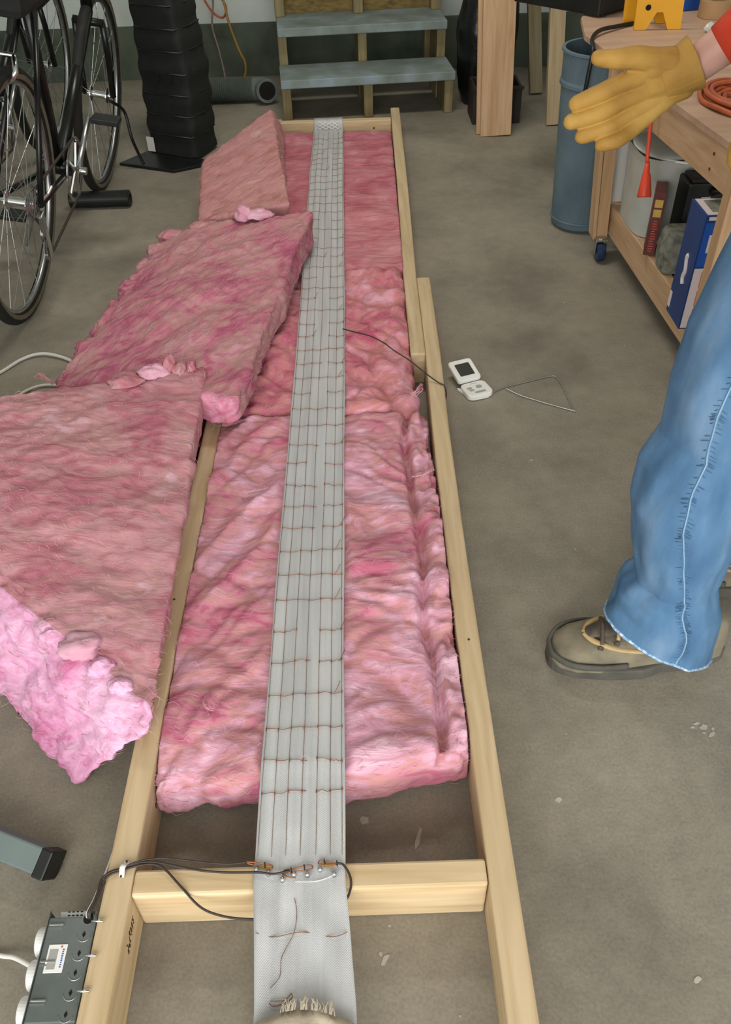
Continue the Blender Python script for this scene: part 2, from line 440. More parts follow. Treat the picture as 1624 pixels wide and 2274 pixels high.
MB().cyl((-0.3298, 0.76, 0.070), (-0.3290, 0.76, 0.070), 0.003, seg=10).build('knot', m_ink, frame)
MB().cyl((0.03, 3.687, 0.045), (0.03, 3.6865, 0.045), 0.006, seg=10).build('knot', m_ink, frame)
MB().cyl((0.09, 3.687, 0.06), (0.09, 3.6865, 0.06), 0.004, seg=10).build('knot', m_ink, frame)
# faded mill stamps on the inner face of the left rail (strokes)
def stamp(y0, z0, n, h, dy):
    mb = MB()
    for i in range(n):
        y = y0 + i * dy
        for j in range(3):
            z = z0 + random.uniform(-h / 2, h / 2)
            mb.box((-0.3297, y + random.uniform(-0.002, 0.002), z), (0.0006, random.uniform(0.001, 0.004), random.uniform(0.002, h * 0.55)), rotm(random.uniform(-0.6, 0.6), 0, 0))
    tag(mb.build('mill_stamp', m_ink, frame), 'faint dark mill stamp')
stamp(0.437, 0.055, 7, 0.016, 0.006)
stamp(0.645, 0.045, 8, 0.010, 0.006)

# ------------------------------------------------------------------ pink fibreglass batts
def puff(root, c, r, mat, seed):
    # a soft torn lump of fibre standing proud of the batt
    mb = MB(); rows_ = []
    for i in range(15):
        th_ = PI * i / 14; row = []
        for k in range(25):
            q = 2 * PI * (k % 24) / 24
            n_ = Vector((math.sin(th_) * math.cos(q), math.sin(th_) * math.sin(q), math.cos(th_)))
            f = 1 + 0.40 * fr(n_.x * 1.6 + seed, n_.y * 1.6, n_.z * 1.6, 0.8, 2.2, 6)
            row.append((c[0] + n_.x * r[0] * f, c[1] + n_.y * r[1] * f, c[2] + n_.z * r[2] * f))
        rows_.append(row)
    mb.sheet(rows_)
    return mb.build('torn_tuft', mat, root, smooth=True)

def fluffy(name, label, mat, dims, n, r, warp, disp, fdir, nf, parent_loc, post=None, wisps=(), flen=(0.012, 0.04), lift=0.006, cutmat=None, cut=None):
    """a batt: rounded block (u,v,w in -1..1) warped into place, then pushed along its normals by noise"""
    L, Wd, T = dims; nu, nv, nw = n
    idx = {}; vs = []
    def vid(i, j, k):
        key = (i, j, k)
        if key not in idx:
            p = Vector(((2 * i / nu - 1) * L / 2, (2 * j / nv - 1) * Wd / 2, (2 * k / nw - 1) * T / 2))
            q = Vector((max(-L / 2 + r, min(L / 2 - r, p.x)), max(-Wd / 2 + r, min(Wd / 2 - r, p.y)), max(-T / 2 + r, min(T / 2 - r, p.z))))
            d = p - q
            if d.length > 1e-9: p = q + d.normalized() * r
            idx[key] = len(vs)
            vs.append((p.x / L + 0.5, p.y / Wd + 0.5, p.z / T + 0.5))
        return idx[key]
    fs = []
    for i in range(nu):
        for j in range(nv):
            fs.append((vid(i, j, nw), vid(i + 1, j, nw), vid(i + 1, j + 1, nw), vid(i, j + 1, nw)))
            fs.append((vid(i, j, 0), vid(i, j + 1, 0), vid(i + 1, j + 1, 0), vid(i + 1, j, 0)))
        for k in range(nw):
            fs.append((vid(i, 0, k), vid(i + 1, 0, k), vid(i + 1, 0, k + 1), vid(i, 0, k + 1)))
            fs.append((vid(i, nv, k), vid(i, nv, k + 1), vid(i + 1, nv, k + 1), vid(i + 1, nv, k)))
    for j in range(nv):
        for k in range(nw):
            fs.append((vid(0, j, k), vid(0, j, k + 1), vid(0, j + 1, k + 1), vid(0, j + 1, k)))
            fs.append((vid(nu, j, k), vid(nu, j + 1, k), vid(nu, j + 1, k + 1), vid(nu, j, k + 1)))
    uvw = list(vs)
    P = [Vector(warp(*t)) for t in uvw]
    me = bpy.data.meshes.new(name)
    me.from_pydata(P, [], fs)
    bm = bmesh.new(); bm.from_mesh(me)
    bmesh.ops.recalc_face_normals(bm, faces=bm.faces)
    bm.normal_update()
    for v in bm.verts:
        t = uvw[v.index]
        d = disp(v.co, v.normal, t)
        P[v.index] = v.co + v.normal * d
    for v in bm.verts:
        q = P[v.index]
        if post: q = Vector(post(q))
        q.z = max(q.z, 0.0015)
        v.co = q
    bm.normal_update()
    faces = [(f.calc_center_median().copy(), f.normal.copy()) for f in bm.faces if f.normal.z > -0.3]
    root = thing(name, label, 'insulation', parent_loc, 'pink insulation batts')
    off = Vector(parent_loc)
    for v in bm.verts: v.co -= off
    bm.to_mesh(me); bm.free()
    for q in me.polygons: q.use_smooth = True
    me.materials.append(mat)
    if cutmat:
        me.materials.append(cutmat)
        for q in me.polygons:
            c = [sum(uvw[i][a] for i in q.vertices) / len(q.vertices) for a in range(3)]
            if cut(*c): q.material_index = 1
    o = bpy.data.objects.new('batt', me); COL.objects.link(o); o.parent = root
    mb = MB()
    for i in range(nf):
        c, nn = random.choice(faces)
        d = Vector(fdir(c)) + Vector((random.gauss(0, 0.45), random.gauss(0, 0.45), random.gauss(0, 0.25)))
        d = (d - nn * d.dot(nn))
        if d.length < 1e-3: continue
        d.normalize()
        ln = random.uniform(*flen); b = nn.cross(d); w = random.uniform(0.0002, 0.0006)
        h = random.uniform(0.0, lift) * (0.3 if random.random() < 0.8 else 1); bend = b * random.gauss(0, 0.35 * ln)
        w *= 0.7; cv = random.gauss(0, 0.35) * ln
        def at(t): return c + d * (t - 0.5) * ln + b * cv * (4 * t * (1 - t)) + nn * (h * 4 * t * (1 - t) - 0.0012 * abs(2 * t - 1))
        q = [at(t) for t in (0, 0.25, 0.5, 0.75, 1)]
        mb.add([q[0], q[1] - b * w, q[1] + b * w, q[2] - b * w, q[2] + b * w, q[3] - b * w, q[3] + b * w, q[4]], [(0, 2, 1), (1, 2, 4, 3), (3, 4, 6, 5), (5, 6, 7)])
    f = mb.build('loose_fibres', m_fibre, root, fix=False); tag(f, kind='stuff')
    for (path, rr) in wisps:
        sp_path = smoothpath(path, 6); mb = MB(); k = len(sp_path)
        for st_ in range(int(8 + rr * 900)):
            sc_ = random.uniform(0.6, 1.25); o_ = Vector((random.gauss(0, rr * .42), random.gauss(0, rr * .42), random.gauss(0, rr * .30)))
            i0 = random.randrange(max(1, k // 2)); i1 = min(k, i0 + random.randrange(4, max(5, k)))
            seg_ = [sp_path[i] + o_ * (0.5 + sc_ * i / k) + Vector((nz(i * .5, st_, 1), nz(i * .5, st_, 4), nz(i * .5, st_, 7))) * rr * 0.45 for i in range(i0, i1)]
            if len(seg_) > 2: mb.tube(seg_, [rr * random.uniform(0.10, 0.24) * (0.4 + math.sin(PI * (0.1 + 0.8 * i / len(seg_)))) for i in range(len(seg_))], 6, round_ends=True, flat=0.6)
        for i in range(int(40 + rr * 9000)):
            j = random.randrange(k - 1); d = (sp_path[j + 1] - sp_path[j]).normalized()
            c = sp_path[j] + Vector((random.gauss(0, rr * .5), random.gauss(0, rr * .5), random.gauss(0, rr * .4)))
            d = (d + Vector((random.gauss(0, .5), random.gauss(0, .5), random.gauss(0, .5)))).normalized(); b = d.orthogonal().normalized()
            ln = random.uniform(0.5, 1.3) * rr + 0.002; w = random.uniform(0.0002, 0.0005)
            mid = c + b * random.gauss(0, rr * 0.3)
            mb.add([c - d * ln, mid - b * w, mid + b * w, c + d * ln], [(0, 1, 2), (1, 3, 2)])
        tag(mb.build('wisp', m_fibre, root, fix=False, smooth=True), kind='stuff')
    return root

# near batt inside the frame
def xin(x, y):   # inner faces of the rails
    xr = 0.1455 if y < 0.9 else (0.1455 + (y - 0.9) * 0.012 if y < 1.83 else 0.1265 + (y - 1.83) * 0.0195)
    xl = -0.3285 if y < 0.9 else -0.3285 + (y - 0.9) * 0.0125
    return max(xl, min(xr - 0.001, x))
def near_warp(u, v, w):
    y = 0.64 + v * 0.955 + 0.05 * (u * u) * (1 - v) * 0.8
    x = -0.342 + u * 0.500
    return (x, y, 0.002 + w * 0.094)
def near_disp(p, n, t):
    u, v, w = t
    wx = 0.10 * nz(p.x * 5, p.y * 5, 3); wy = 0.10 * nz(p.x * 5 + 7, p.y * 5, 9)
    d = 0.013 * fr((p.x + wx) * 4.5, (p.y + wy) * 12 + 40 * p.x * p.x, p.z * 8, 1.0, 2.1, 4)
    d -= 0.006 * max(0, 1 - abs(nz((p.x + wx) * 4, (p.y + wy) * 11, 21)) * 7)
    d += 0.010 * fr(p.x * 6 + 9, p.y * 6, 3.3, 1.0, 2.0, 3) * (1 if w > 0.5 else 0.4)
    d += 0.0018 * fr(p.x * 40, p.y * 80, p.z * 60, 0.9, 2.0, 2)
    if n.z > 0.3:
        q = 0.098 + 0.024 * nz(p.y * 5.2, 0.4, 1.7) - 0.02 * max(0, 0.85 - p.y)
        e = p.x - q
        d -= 0.030 * math.exp(-(e / 0.008) ** 2)
        if e > 0: d += 0.020 * nz(p.x * 40, p.y * 17, 5) + 0.010 * abs(nz(p.x * 60, p.y * 45, 2)) - 0.004
    return d
def under_belt(q):
    e = max(0.0, abs(q.x + 0.105) - 0.066)
    lim = 0.0940 - max(0, q.y - 3.1) * 0.06 + e * 0.9
    if e < 0.03: q.z = min(q.z, lim + 0.15 * max(0, q.z - lim) * min(1, e / 0.01))
    return q
def in_frame(q):
    q.x = xin(q.x, q.y)
    return under_belt(q)
fluffy('insulation_batt', 'nearest pink batt inside the frame, rounded end by the cross piece', m_pink_near,
       (0.478, 0.955, 0.094), (90, 170, 14), 0.032, near_warp, near_disp, lambda p: (1.0, 0.25 + p.x * 1.5, 0), 4500, (-0.09, 1.1, 0), in_frame,
       [([(-0.26, 0.80, 0.105), (-0.262, 0.775, 0.112), (-0.250, 0.768, 0.110), (-0.243, 0.782, 0.106)], 0.003),
        ([(0.10, 1.32, 0.108), (0.118, 1.318, 0.113), (0.135, 1.325, 0.118), (0.144, 1.333, 0.115)], 0.003),
        ([(-0.20, 1.30, 0.108), (-0.22, 1.29, 0.112), (-0.245, 1.285, 0.110)], 0.0022)])

def mid_warp(u, v, w):
    y = 1.575 + v * 0.745; x = -0.325 + u * 0.46
    return (x, y, 0.002 + w * 0.096)
def mid_disp(p, n, t):
    d = 0.020 * fr(p.x * 8, p.y * 8, p.z * 6 + 2, 1.0, 2.0, 3) + 0.009 * nz(p.x * 22, p.y * 19, 4)
    d -= 0.012 * max(0, 1 - abs(nz(p.x * 7 + 3, p.y * 6, 8)) * 9)
    d += 0.0022 * fr(p.x * 70, p.y * 70, p.z * 60, 0.9, 2.0, 2)
    return d
fluffy('insulation_batt', 'lumpy middle pink batt in the frame, crossed by the thin probe wire', m_pink_mid,
       (0.46, 0.745, 0.096), (80, 120, 12), 0.04, mid_warp, mid_disp, lambda p: (1.0, 0.3, 0), 2500, (-0.09, 1.95, 0), in_frame,
       [([(0.11, 1.60, 0.11), (0.13, 1.62, 0.118), (0.143, 1.65, 0.112)], 0.006)])
def far_warp(u, v, w):
    y = 2.30 + v * 1.345; x = -0.322 + u * 0.485
    h = 0.094 - 0.028 * max(0, (v - 0.35) / 0.65)
    return (x, y, 0.002 + w * h)
def far_disp(p, n, t):
    return 0.007 * fr(p.x * 4, p.y * 16, p.z * 6, 1.0, 2.0, 4) + 0.006 * fr(p.x * 8, p.y * 7, 1, 1, 2, 2) + 0.002 * fr(p.x * 50, p.y * 80, 1, 1, 2, 2)
fluffy('insulation_batt', 'farthest batt in the frame, flat and deep pink at the end board', m_pink_far,
       (0.485, 1.345, 0.094), (60, 150, 10), 0.03, far_warp, far_disp, lambda p: (1.0, 0.1, 0), 2500, (-0.08, 2.95, 0), in_frame)

# loose batts piled on the left
def quadwarp(bot, top):
    """bot, top: corners (near-left, near-right, far-right, far-left)"""
    b = [Vector(c) for c in bot]; t = [Vector(c) for c in top]
    def f(u, v, w):
        lo = (b[0] * (1 - u) + b[1] * u) * (1 - v) + (b[3] * (1 - u) + b[2] * u) * v
        hi = (t[0] * (1 - u) + t[1] * u) * (1 - v) + (t[3] * (1 - u) + t[2] * u) * v
        return lo * (1 - w) + hi * w
    return f
cw = quadwarp([(-1.14, 1.36, 0.002), (-0.475, 0.700, 0.002), (-0.372, 1.62, 0.002), (-1.10, 1.50, 0.002)],
              [(-1.06, 1.36, 0.150), (-0.316, 0.712, 0.150), (-0.350, 1.665, 0.185), (-1.08, 1.50, 0.170)])
def c_warp(u, v, w):
    p = cw(u, v, w)
    if w > 0.3: p = p + Vector((0, 0, 0.02 * math.sin(PI * u) * math.sin(PI * v)))
    return p
def c_disp(p, n, t):
    d = 0.011 * fr(p.x * 6, p.y * 9, p.z * 10, 1.0, 2.0, 4) + 0.003 * fr(p.x * 45, p.y * 45, p.z * 50, 0.9, 2, 2)
    if t[1] < 0.06: d += 0.010 * fr(p.x * 14, p.y * 14, p.z * 24, 0.9, 2.0, 4) + 0.004 * fr(p.x * 80, p.y * 80, p.z * 80, .9, 2, 2)
    return d
def c_post(q):
    lim = -0.3705 if q.z < 0.094 else (-0.349 if q.y > 1.32 else (-0.336 if q.y > 0.84 else -0.305))
    if q.z < 0.094 and q.y < 0.82: lim = -0.3705
    if q.z >= 0.094: q.z = max(q.z, 0.094)
    q.x = min(q.x, lim)
    return q
m_pink_cut = pink('pink_fibreglass_cut_end', ['c6749a', 'd090b2', 'd8a2c0', 'deb2cc'], (2.0, 2.0, 4.0))
batt_c = fluffy('insulation_batt', 'thick pink batt at the left edge, its bright cut end facing forward', m_pink_c,
       (0.75, 0.9, 0.15), (120, 130, 26), 0.016, c_warp, c_disp, lambda p: (1.0, -0.5, 0), 6500, (-0.7, 1.2, 0), c_post,
       [([(-0.365, 1.08, 0.135), (-0.362, 1.05, 0.145), (-0.345, 1.045, 0.14)], 0.004)], flen=(0.012, 0.045), lift=0.009, cutmat=m_pink_cut, cut=lambda u, v, w: v < 0.02)
bw = quadwarp([(-0.755, 1.68, 0.002), (-0.275, 1.515, 0.116), (-0.125, 2.45, 0.116), (-0.615, 2.50, 0.002)],
              [(-0.735, 1.68, 0.120), (-0.272, 1.50, 0.185), (-0.132, 2.50, 0.200), (-0.600, 2.49, 0.135)])
def b_warp(u, v, w):
    p = bw(u, v, w)
    if w < 0.5: p.z = max(p.z, 0.002 + 0.114 * min(1, max(0, u - 0.30) / 0.30))
    if w > 0.5: p.z += 0.035 * math.sin(PI * min(1, u * 1.1)) * (0.5 + 0.5 * math.sin(PI * v))
    return p
def b_disp(p, n, t):
    al = p.x * 0.66 + p.y * 0.75 + 0.05 * nz(p.x * 6, p.y * 6, 2); ac = p.y * 0.66 - p.x * 0.75 + 0.05 * nz(p.x * 6, p.y * 6, 12)
    d = 0.014 * fr(al * 4.5, ac * 10, p.z * 8, 1.0, 2.0, 4) + 0.003 * fr(p.x * 50, p.y * 45, p.z * 50, 0.9, 2, 2)
    if t[0] < 0.05: d += 0.018 * nz(p.x * 22, p.y * 20, p.z * 10) + 0.008 * nz(p.x * 60, p.y * 55, p.z * 30)
    return d
def b_post(q):
    if q.x > -0.40 and q.z < 0.115: q.z = max(q.z, 0.112 if q.x > -0.37 else 0.06)
    return q
batt_b = fluffy('insulation_batt', 'deep pink fluffy batt slumped over the belt edge, middle of the loose pile', m_pink_b,
       (0.48, 0.95, 0.12), (100, 130, 20), 0.02, b_warp, b_disp, lambda p: (0.8, 0.7, 0), 5500, (-0.45, 2.0, 0), b_post,
       [([(-0.735, 1.70, 0.12), (-0.77, 1.73, 0.125), (-0.785, 1.735, 0.118)], 0.006)], flen=(0.012, 0.040), lift=0.008, cutmat=pink('pink_fibreglass_cut_deep', ['b4586e', 'c2748a', 'cc8aa0', 'd69cb2'], (2, 2, 2)), cut=lambda u, v, w: v < 0.02 and u > 0.55)
m_pink_pale = pink('pale_torn_fibre', ['c28a9c', 'cc98aa', 'd2a4b4', 'd8b0be'], (1, 1, 1))
for i, (c, r) in enumerate([((-0.463, 0.866, 0.152), (0.036, 0.026, 0.015)), ((-0.428, 0.828, 0.146), (0.020, 0.018, 0.013)), ((-0.390, 0.790, 0.146), (0.018, 0.014, 0.011)), ((-0.52, 0.898, 0.146), (0.022, 0.016, 0.011)),
                            ((-0.470, 1.625, 0.188), (0.034, 0.026, 0.016)), ((-0.435, 1.645, 0.192), (0.014, 0.020, 0.026)), ((-0.412, 1.635, 0.186), (0.016, 0.026, 0.014)), ((-0.384, 1.640, 0.184), (0.010, 0.016, 0.020)), ((-0.53, 1.60, 0.184), (0.04, 0.03, 0.010))]):
    puff(batt_c, c, r, m_pink_cut if i in (1, 2, 3) else (m_pink_pale if i in (0, 4) else m_pink_c), i * 3.7)
for i, (c, r) in enumerate([((-0.335, 2.475, 0.200), (0.026, 0.022, 0.026)), ((-0.295, 2.47, 0.200), (0.045, 0.028, 0.014)), ((-0.706, 1.76, 0.090), (0.034, 0.045, 0.030)), ((-0.692, 1.87, 0.10), (0.034, 0.05, 0.028)),
                            ((-0.668, 1.97, 0.105), (0.036, 0.04, 0.030)), ((-0.658, 2.07, 0.10), (0.032, 0.05, 0.032)), ((-0.638, 2.18, 0.11), (0.036, 0.045, 0.026)), ((-0.618, 2.29, 0.11), (0.032, 0.05, 0.030)), ((-0.600, 2.40, 0.12), (0.034, 0.04, 0.024)),
                            ((-0.555, 2.47, 0.145), (0.045, 0.028, 0.014)), ((-0.46, 2.48, 0.165), (0.045, 0.03, 0.014))]):
    puff(batt_b, c, r, m_pink_b if i > 1 else m_pink_pale, 40 + i * 2.9)
aw = quadwarp([(-0.500, 2.53, 0.002), (-0.215, 2.55, 0.104), (-0.275, 3.56, 0.100), (-0.565, 3.12, 0.002)],
              [(-0.490, 2.53, 0.160), (-0.200, 2.55, 0.200), (-0.318, 3.52, 0.200), (-0.550, 3.10, 0.150)])
def a_warp(u, v, w):
    p = aw(u, v, w)
    if w < 0.5: p.z = max(p.z, 0.002 + 0.102 * min(1, max(0, u - 0.15) / 0.30))
    return p
def a_disp(p, n, t):
    return 0.005 * fr((p.x * 0.58 + p.y * 0.81) * 4, (p.y * 0.58 - p.x * 0.81) * 18, p.z * 8, 1.0, 2.0, 3) + 0.0025 * fr(p.x * 60, p.y * 30, p.z * 50, 0.9, 2, 2)
def a_post(q):
    if q.x > -0.37 and q.z < 0.104: q.z = 0.104
    return q
fluffy('insulation_batt', 'dusty pink straight-sided batt, farthest of the loose pile by the end board', m_pink_a,
       (0.3, 0.9, 0.1), (60, 110, 16), 0.012, a_warp, a_disp, lambda p: (0.9, 0.5, 0), 3500, (-0.4, 3.0, 0), a_post,
       (), flen=(0.015, 0.05), lift=0.006)

# ------------------------------------------------------------------ heating belt
belt = thing('heating_belt', 'long white woven belt stitched with thin wires, over the pink batts', 'belt', (-0.105, 1.9, 0.1))
BW = 0.123
def belt_z(y):
    if y < 0.49: return 0.0925 - (0.49 - y) * 0.05
    if y < 0.535: return 0.0925
    if y < 0.66: return 0.0925 + (y - 0.535) * 0.07
    if y < 3.1: return 0.1015 + 0.002 * math.sin(y * 3)
    return 0.1015 - (y - 3.1) * 0.06
def belt_x(y): return -0.1665 + (0.006 if y > 1 else 0) * min(1, (y - 1)) + (0.012 if y < 0.5 else 0) * min(1, (0.5 - y) / 0.15)
rows = []
ys = [0.22 + i * 0.0125 for i in range(276)]
for y in ys:
    row = []
    for j in range(25):
        u = j / 24
        z = belt_z(y) + 0.0016 * math.sin(u * 2 * PI * 3 + y) * (1 if y > 0.55 else 0.6)
        z += 0.003 * fr(u * 2, y * 5, 0.3, 1, 2, 2) * (0.25 if 0.45 < y < 0.56 else 1)
        if 0.40 < y < 0.485: z += 0.004 * math.sin(u * PI * 4) * math.sin((y - 0.40) / 0.085 * PI)
        row.append((belt_x(y) + u * BW + 0.0015 * nz(y * 4, u, 2), y, z))
    rows.append(row)
for (y, z) in [(3.672, 0.052), (3.680, 0.060), (3.682, 0.078), (3.684, 0.0945), (3.70, 0.0955), (3.726, 0.0955), (3.732, 0.07)]:
    rows.append([(belt_x(3.6) + u / 24 * BW * 0.98, y + (0.0015 * nz(u, z * 60, 1) if 3.675 < y < 3.69 else 0), z + 0.0008 * nz(u * .8, y * 50, 3)) for u in range(25)])
bo = MB().sheet(rows).build('belt_fabric', m_belt, belt, smooth=True, fix=False)
sm = bo.modifiers.new('solid', 'SOLIDIFY'); sm.thickness = 0.0016; sm.offset = -1
def bpt(u, y, dz=0.0016):
    i = max(0, min(len(ys) - 2, int((y - ys[0]) / 0.0125)))
    j = max(0, min(24, int(round(u * 24))))
    return Vector((belt_x(y) + u * BW, y, rows[i][j][2] * 0.5 + rows[i + 1][j][2] * 0.5 + dz))
for k, u in enumerate([0.03, 0.18, 0.34, 0.50, 0.67, 0.83, 0.97]):
    pts = []
    y = 0.535
    while y < 3.62:
        pts.append(bpt(min(0.985, max(0.015, u + 0.012 * nz(y * 7, k * 3.1, 0.5))), y)); y += 0.022
    MB().tube(pts, 0.00048, 5).build('heating_wire', m_wire, belt, smooth=True)
y = 0.625
while y < 3.55:
    style = random.random()
    spans = [(0.03, 0.97)] if style < 0.45 else ([(0.02, 0.36), (0.66, 0.98)] if style < 0.8 else [(0.03, 0.55), (0.66, 0.97)])
    for (a, b) in spans:
        mb = MB()
        n = 9; sl = random.uniform(-0.006, 0.006)
        pts = [bpt(a + (b - a) * i / n, y + sl * i / n + 0.003 * nz(i * 0.8, y * 9, 1), 0.0026) for i in range(n + 1)]
        mb.tube(pts, 0.0006, 5)
        mb.build('cross_stitch', m_stitch, belt, smooth=True)
        if random.random() < 0.35:
            q = pts[-2]
            MB().tube([q, q + Vector((0.006, 0.010, 0.004)), q + Vector((0.010, 0.022, 0.004))], 0.0006, 5).build('stitch_end', m_stitch, belt)
        for uu in [0.03, 0.18, 0.34, 0.50, 0.67, 0.83, 0.97]:
            if y < 2.2 and a - 0.02 <= uu <= b + 0.02:
                c = bpt(uu, y + sl * (uu - a) / (b - a), 0.0024); MB().tube([c - Vector((0, 0.0025, 0)), c + Vector((0, 0.0025, 0))], 0.0010, 5).build('stitch_knot', m_stitch, belt)
    y += random.uniform(0.060, 0.072) if y > 0.7 else 0.052
# stray threads on the near flap
MB().tube(smoothpath([bpt(0.44, 0.478), bpt(0.46, 0.46, 0.003), bpt(0.42, 0.436, 0.003), bpt(0.33, 0.417, 0.003), bpt(0.28, 0.405, 0.003), bpt(0.26, 0.385, 0.0035), bpt(0.16, 0.372, 0.003)], 5), 0.0006, 5).build('loose_thread', m_wire, belt)
MB().tube(smoothpath([bpt(0.02, 0.437, 0.002), bpt(0.2, 0.431, 0.002), bpt(0.5, 0.436, 0.002), bpt(0.8, 0.429, 0.002), bpt(0.97, 0.434, 0.002)], 5), 0.0006, 5).build('loose_thread', m_stitch, belt)
MB().tube(smoothpath([bpt(0.16, 0.358, 0.003), bpt(0.30, 0.358, 0.004), bpt(0.37, 0.365, 0.004), bpt(0.36, 0.358, 0.004), bpt(0.2, 0.352, 0.003), bpt(0.15, 0.356, 0.003)], 5), 0.0006, 5).build('loose_thread', m_stitch, belt)
# lacing over the end board
for i in range(5):
    z = 0.062 + i * 0.007
    pts = [(belt_x(3.6) + 0.012 + k * 0.0125, 3.6805 - 0.0025, z + (0.0045 if (k + i) % 2 else -0.0045)) for k in range(9)]
    MB().tube(pts, 0.0016, 5).build('lacing', m_white_pl, belt, smooth=True)
# screws, copper loops and brass tabs at the cross piece
for (x, y) in [(-0.1635, 0.517), (-0.147, 0.5115), (-0.1275, 0.5025), (-0.1125, 0.509), (-0.0945, 0.508), (-0.0775, 0.5145), (-0.0585, 0.5075)]:
    MB().lathe([(0.0001, 0.0034), (0.0018, 0.0031), (0.0030, 0.0020), (0.0034, 0.0008), (0.0034, -0.004), (0.0001, -0.004)], (x, y, 0.0965), seg=14).build('screw', m_chrome, belt, smooth=True)
def loop(pts, mat=m_copper, r=0.0009, nm='terminal_loop'): MB().tube(smoothpath(pts, 5), r, 6).build(nm, mat, belt, smooth=True)
zz = 0.0968
loop([(-0.178, 0.528, zz), (-0.165, 0.526, zz + .001), (-0.150, 0.5235, zz), (-0.143, 0.522, zz), (-0.142, 0.518, zz), (-0.150, 0.518, zz), (-0.163, 0.522, zz), (-0.177, 0.526, zz)])
loop([(-0.127, 0.506, zz), (-0.126, 0.514, zz), (-0.113, 0.516, zz), (-0.095, 0.5205, zz), (-0.088, 0.519, zz), (-0.089, 0.515, zz), (-0.10, 0.513, zz), (-0.122, 0.511, zz)])
loop([(-0.127, 0.510, zz), (-0.120, 0.505, zz), (-0.110, 0.504, zz)])
loop([(-0.055, 0.522, zz), (-0.068, 0.523, zz), (-0.076, 0.5265, zz), (-0.080, 0.5225, zz), (-0.072, 0.520, zz), (-0.055, 0.520, zz)])
loop([(-0.110, 0.499, zz - .001), (-0.085, 0.4985, zz - .001), (-0.066, 0.503, zz - .001), (-0.0585, 0.507, zz)], m_white_pl, 0.0006)
MB().box((-0.152, 0.5195, 0.0958), (0.014, 0.006, 0.001), rotm(0, 0, -0.2)).build('brass_tab', m_brass, belt)
MB().box((-0.066, 0.5195, 0.0958), (0.014, 0.006, 0.001), rotm(0, 0, -0.1)).build('brass_tab', m_brass, belt)
for (x, y) in [(-0.1525, 0.522), (-0.1165, 0.513), (-0.099, 0.517), (-0.072, 0.524), (-0.055, 0.521)]:
    MB().tube([(x + .001, y - 0.004, zz + .0012), (x, y + 0.004, zz + .0014)], 0.0009, 6).build('binding_wire', m_lead, belt)

# frayed cloth at the near end of the belt
cl = thing('frayed_cloth', 'rumpled cream cloth with a frayed fringe, lying on the near end of the white belt', 'cloth', (-0.10, 0.32, 0.09))
rows2 = []
for i in range(16):
    y = 0.343 - 0.010 * i
    row = []
    for j in range(28):
        u = j / 27
        yy = y - 0.020 * (2 * u - 1) ** 2 + 0.004 * nz(u * 6, i * 0.5, 1)
        row.append((-0.166 + u * 0.138, yy, 0.089 + 0.012 * math.sin(PI * u) * (1 - i / 30) + 0.006 * fr(u * 5, i * 0.3, 2, 1, 2, 3) + 0.004))
    rows2.append(row)
co = MB().sheet(rows2).build('cloth_body', m_cream, cl, smooth=True, fix=False)
sm = co.modifiers.new('solid', 'SOLIDIFY'); sm.thickness = 0.0015
mb = MB()
for i in range(70):
    u = random.uniform(0.33, 0.80)
    x = -0.166 + u * 0.138; y = 0.341 - 0.02 * (2 * u - 1) ** 2
    p = Vector((x, y, 0.100 + 0.010 * math.sin(PI * u)))
    mb.tube([p, p + Vector((random.uniform(-.001, .002), 0.006, 0.001)), p + Vector((random.uniform(-.003, .004), random.uniform(0.008, 0.014), random.uniform(-.001, .002)))], 0.0005, 4)
tag(mb.build('fringe', m_cream, cl), kind='stuff')

# ------------------------------------------------------------------ electrical box, leads, clip
eb = thing('junction_box', 'grey metal electrical box with white round knobs, screwed to the left rail', 'electrical box', (-0.40, 0.36, 0.045))
X0, X1, ZT = -0.4335, -0.3705, 0.082
MB().box(((X0 + X1) / 2, 0.4065, 0.046), (X1 - X0, 0.125, 0.072)).build('box_body', m_galv, eb, bevel=0.002)
MB().box(((X0 + X1) / 2 + 0.001, 0.285, 0.044), (X1 - X0, 0.113, 0.070)).build('box_body', m_galv, eb, bevel=0.004)
MB().box((X0 - 0.0008, 0.350, 0.046), (0.0012, 0.255, 0.0745)).build('front_rim', m_galv, eb, bevel=0.0005)
mb = MB().box((-0.398, 0.4735, 0.076), (0.048, 0.010, 0.003), rotm(0.35, 0, 0))
mb.build('perforated_bracket', m_alu, eb, bevel=0.001)
mb = MB()
for i in range(4):
    for j in range(2): mb.box((-0.410 + i * 0.0055, 0.4725 + j * 0.004, 0.0776 + j * 0.0013), (0.003, 0.0016, 0.0008), rotm(0.35, 0, 0))
mb.build('bracket_hole', m_hole, eb)
for i, y in enumerate([0.446, 0.423, 0.400, 0.377, 0.353]):
    x = -0.3835 + random.uniform(-0.0005, 0.0005)
    mb = MB(); mb.tube([(x + 0.009 * math.cos(q), y + 0.009 * math.sin(q), ZT + 0.0002) for q in [PI * (1.02 + k * 0.1) for k in range(10)]], 0.0006, 5)
    MB().prism([(0, -0.004), (0.0022, 0), (0, 0.004), (-0.0022, 0)], 0.0006, (x, y, ZT)).build('pry_slot', m_hole, eb)
    mb.build('knockout', m_alu, eb, smooth=True)
MB().lathe([(0.0085, 0), (0.0085, 0.0008), (0.0068, 0.0008), (0.0068, 0)], (-0.3815, 0.4655, ZT), seg=20).build('cable_hole_rim', m_alu, eb)
MB().lathe([(0.0066, 0.0004), (0.0001, 0.0004)], (-0.3815, 0.4655, ZT), seg=20).build('cable_hole', m_hole, eb)
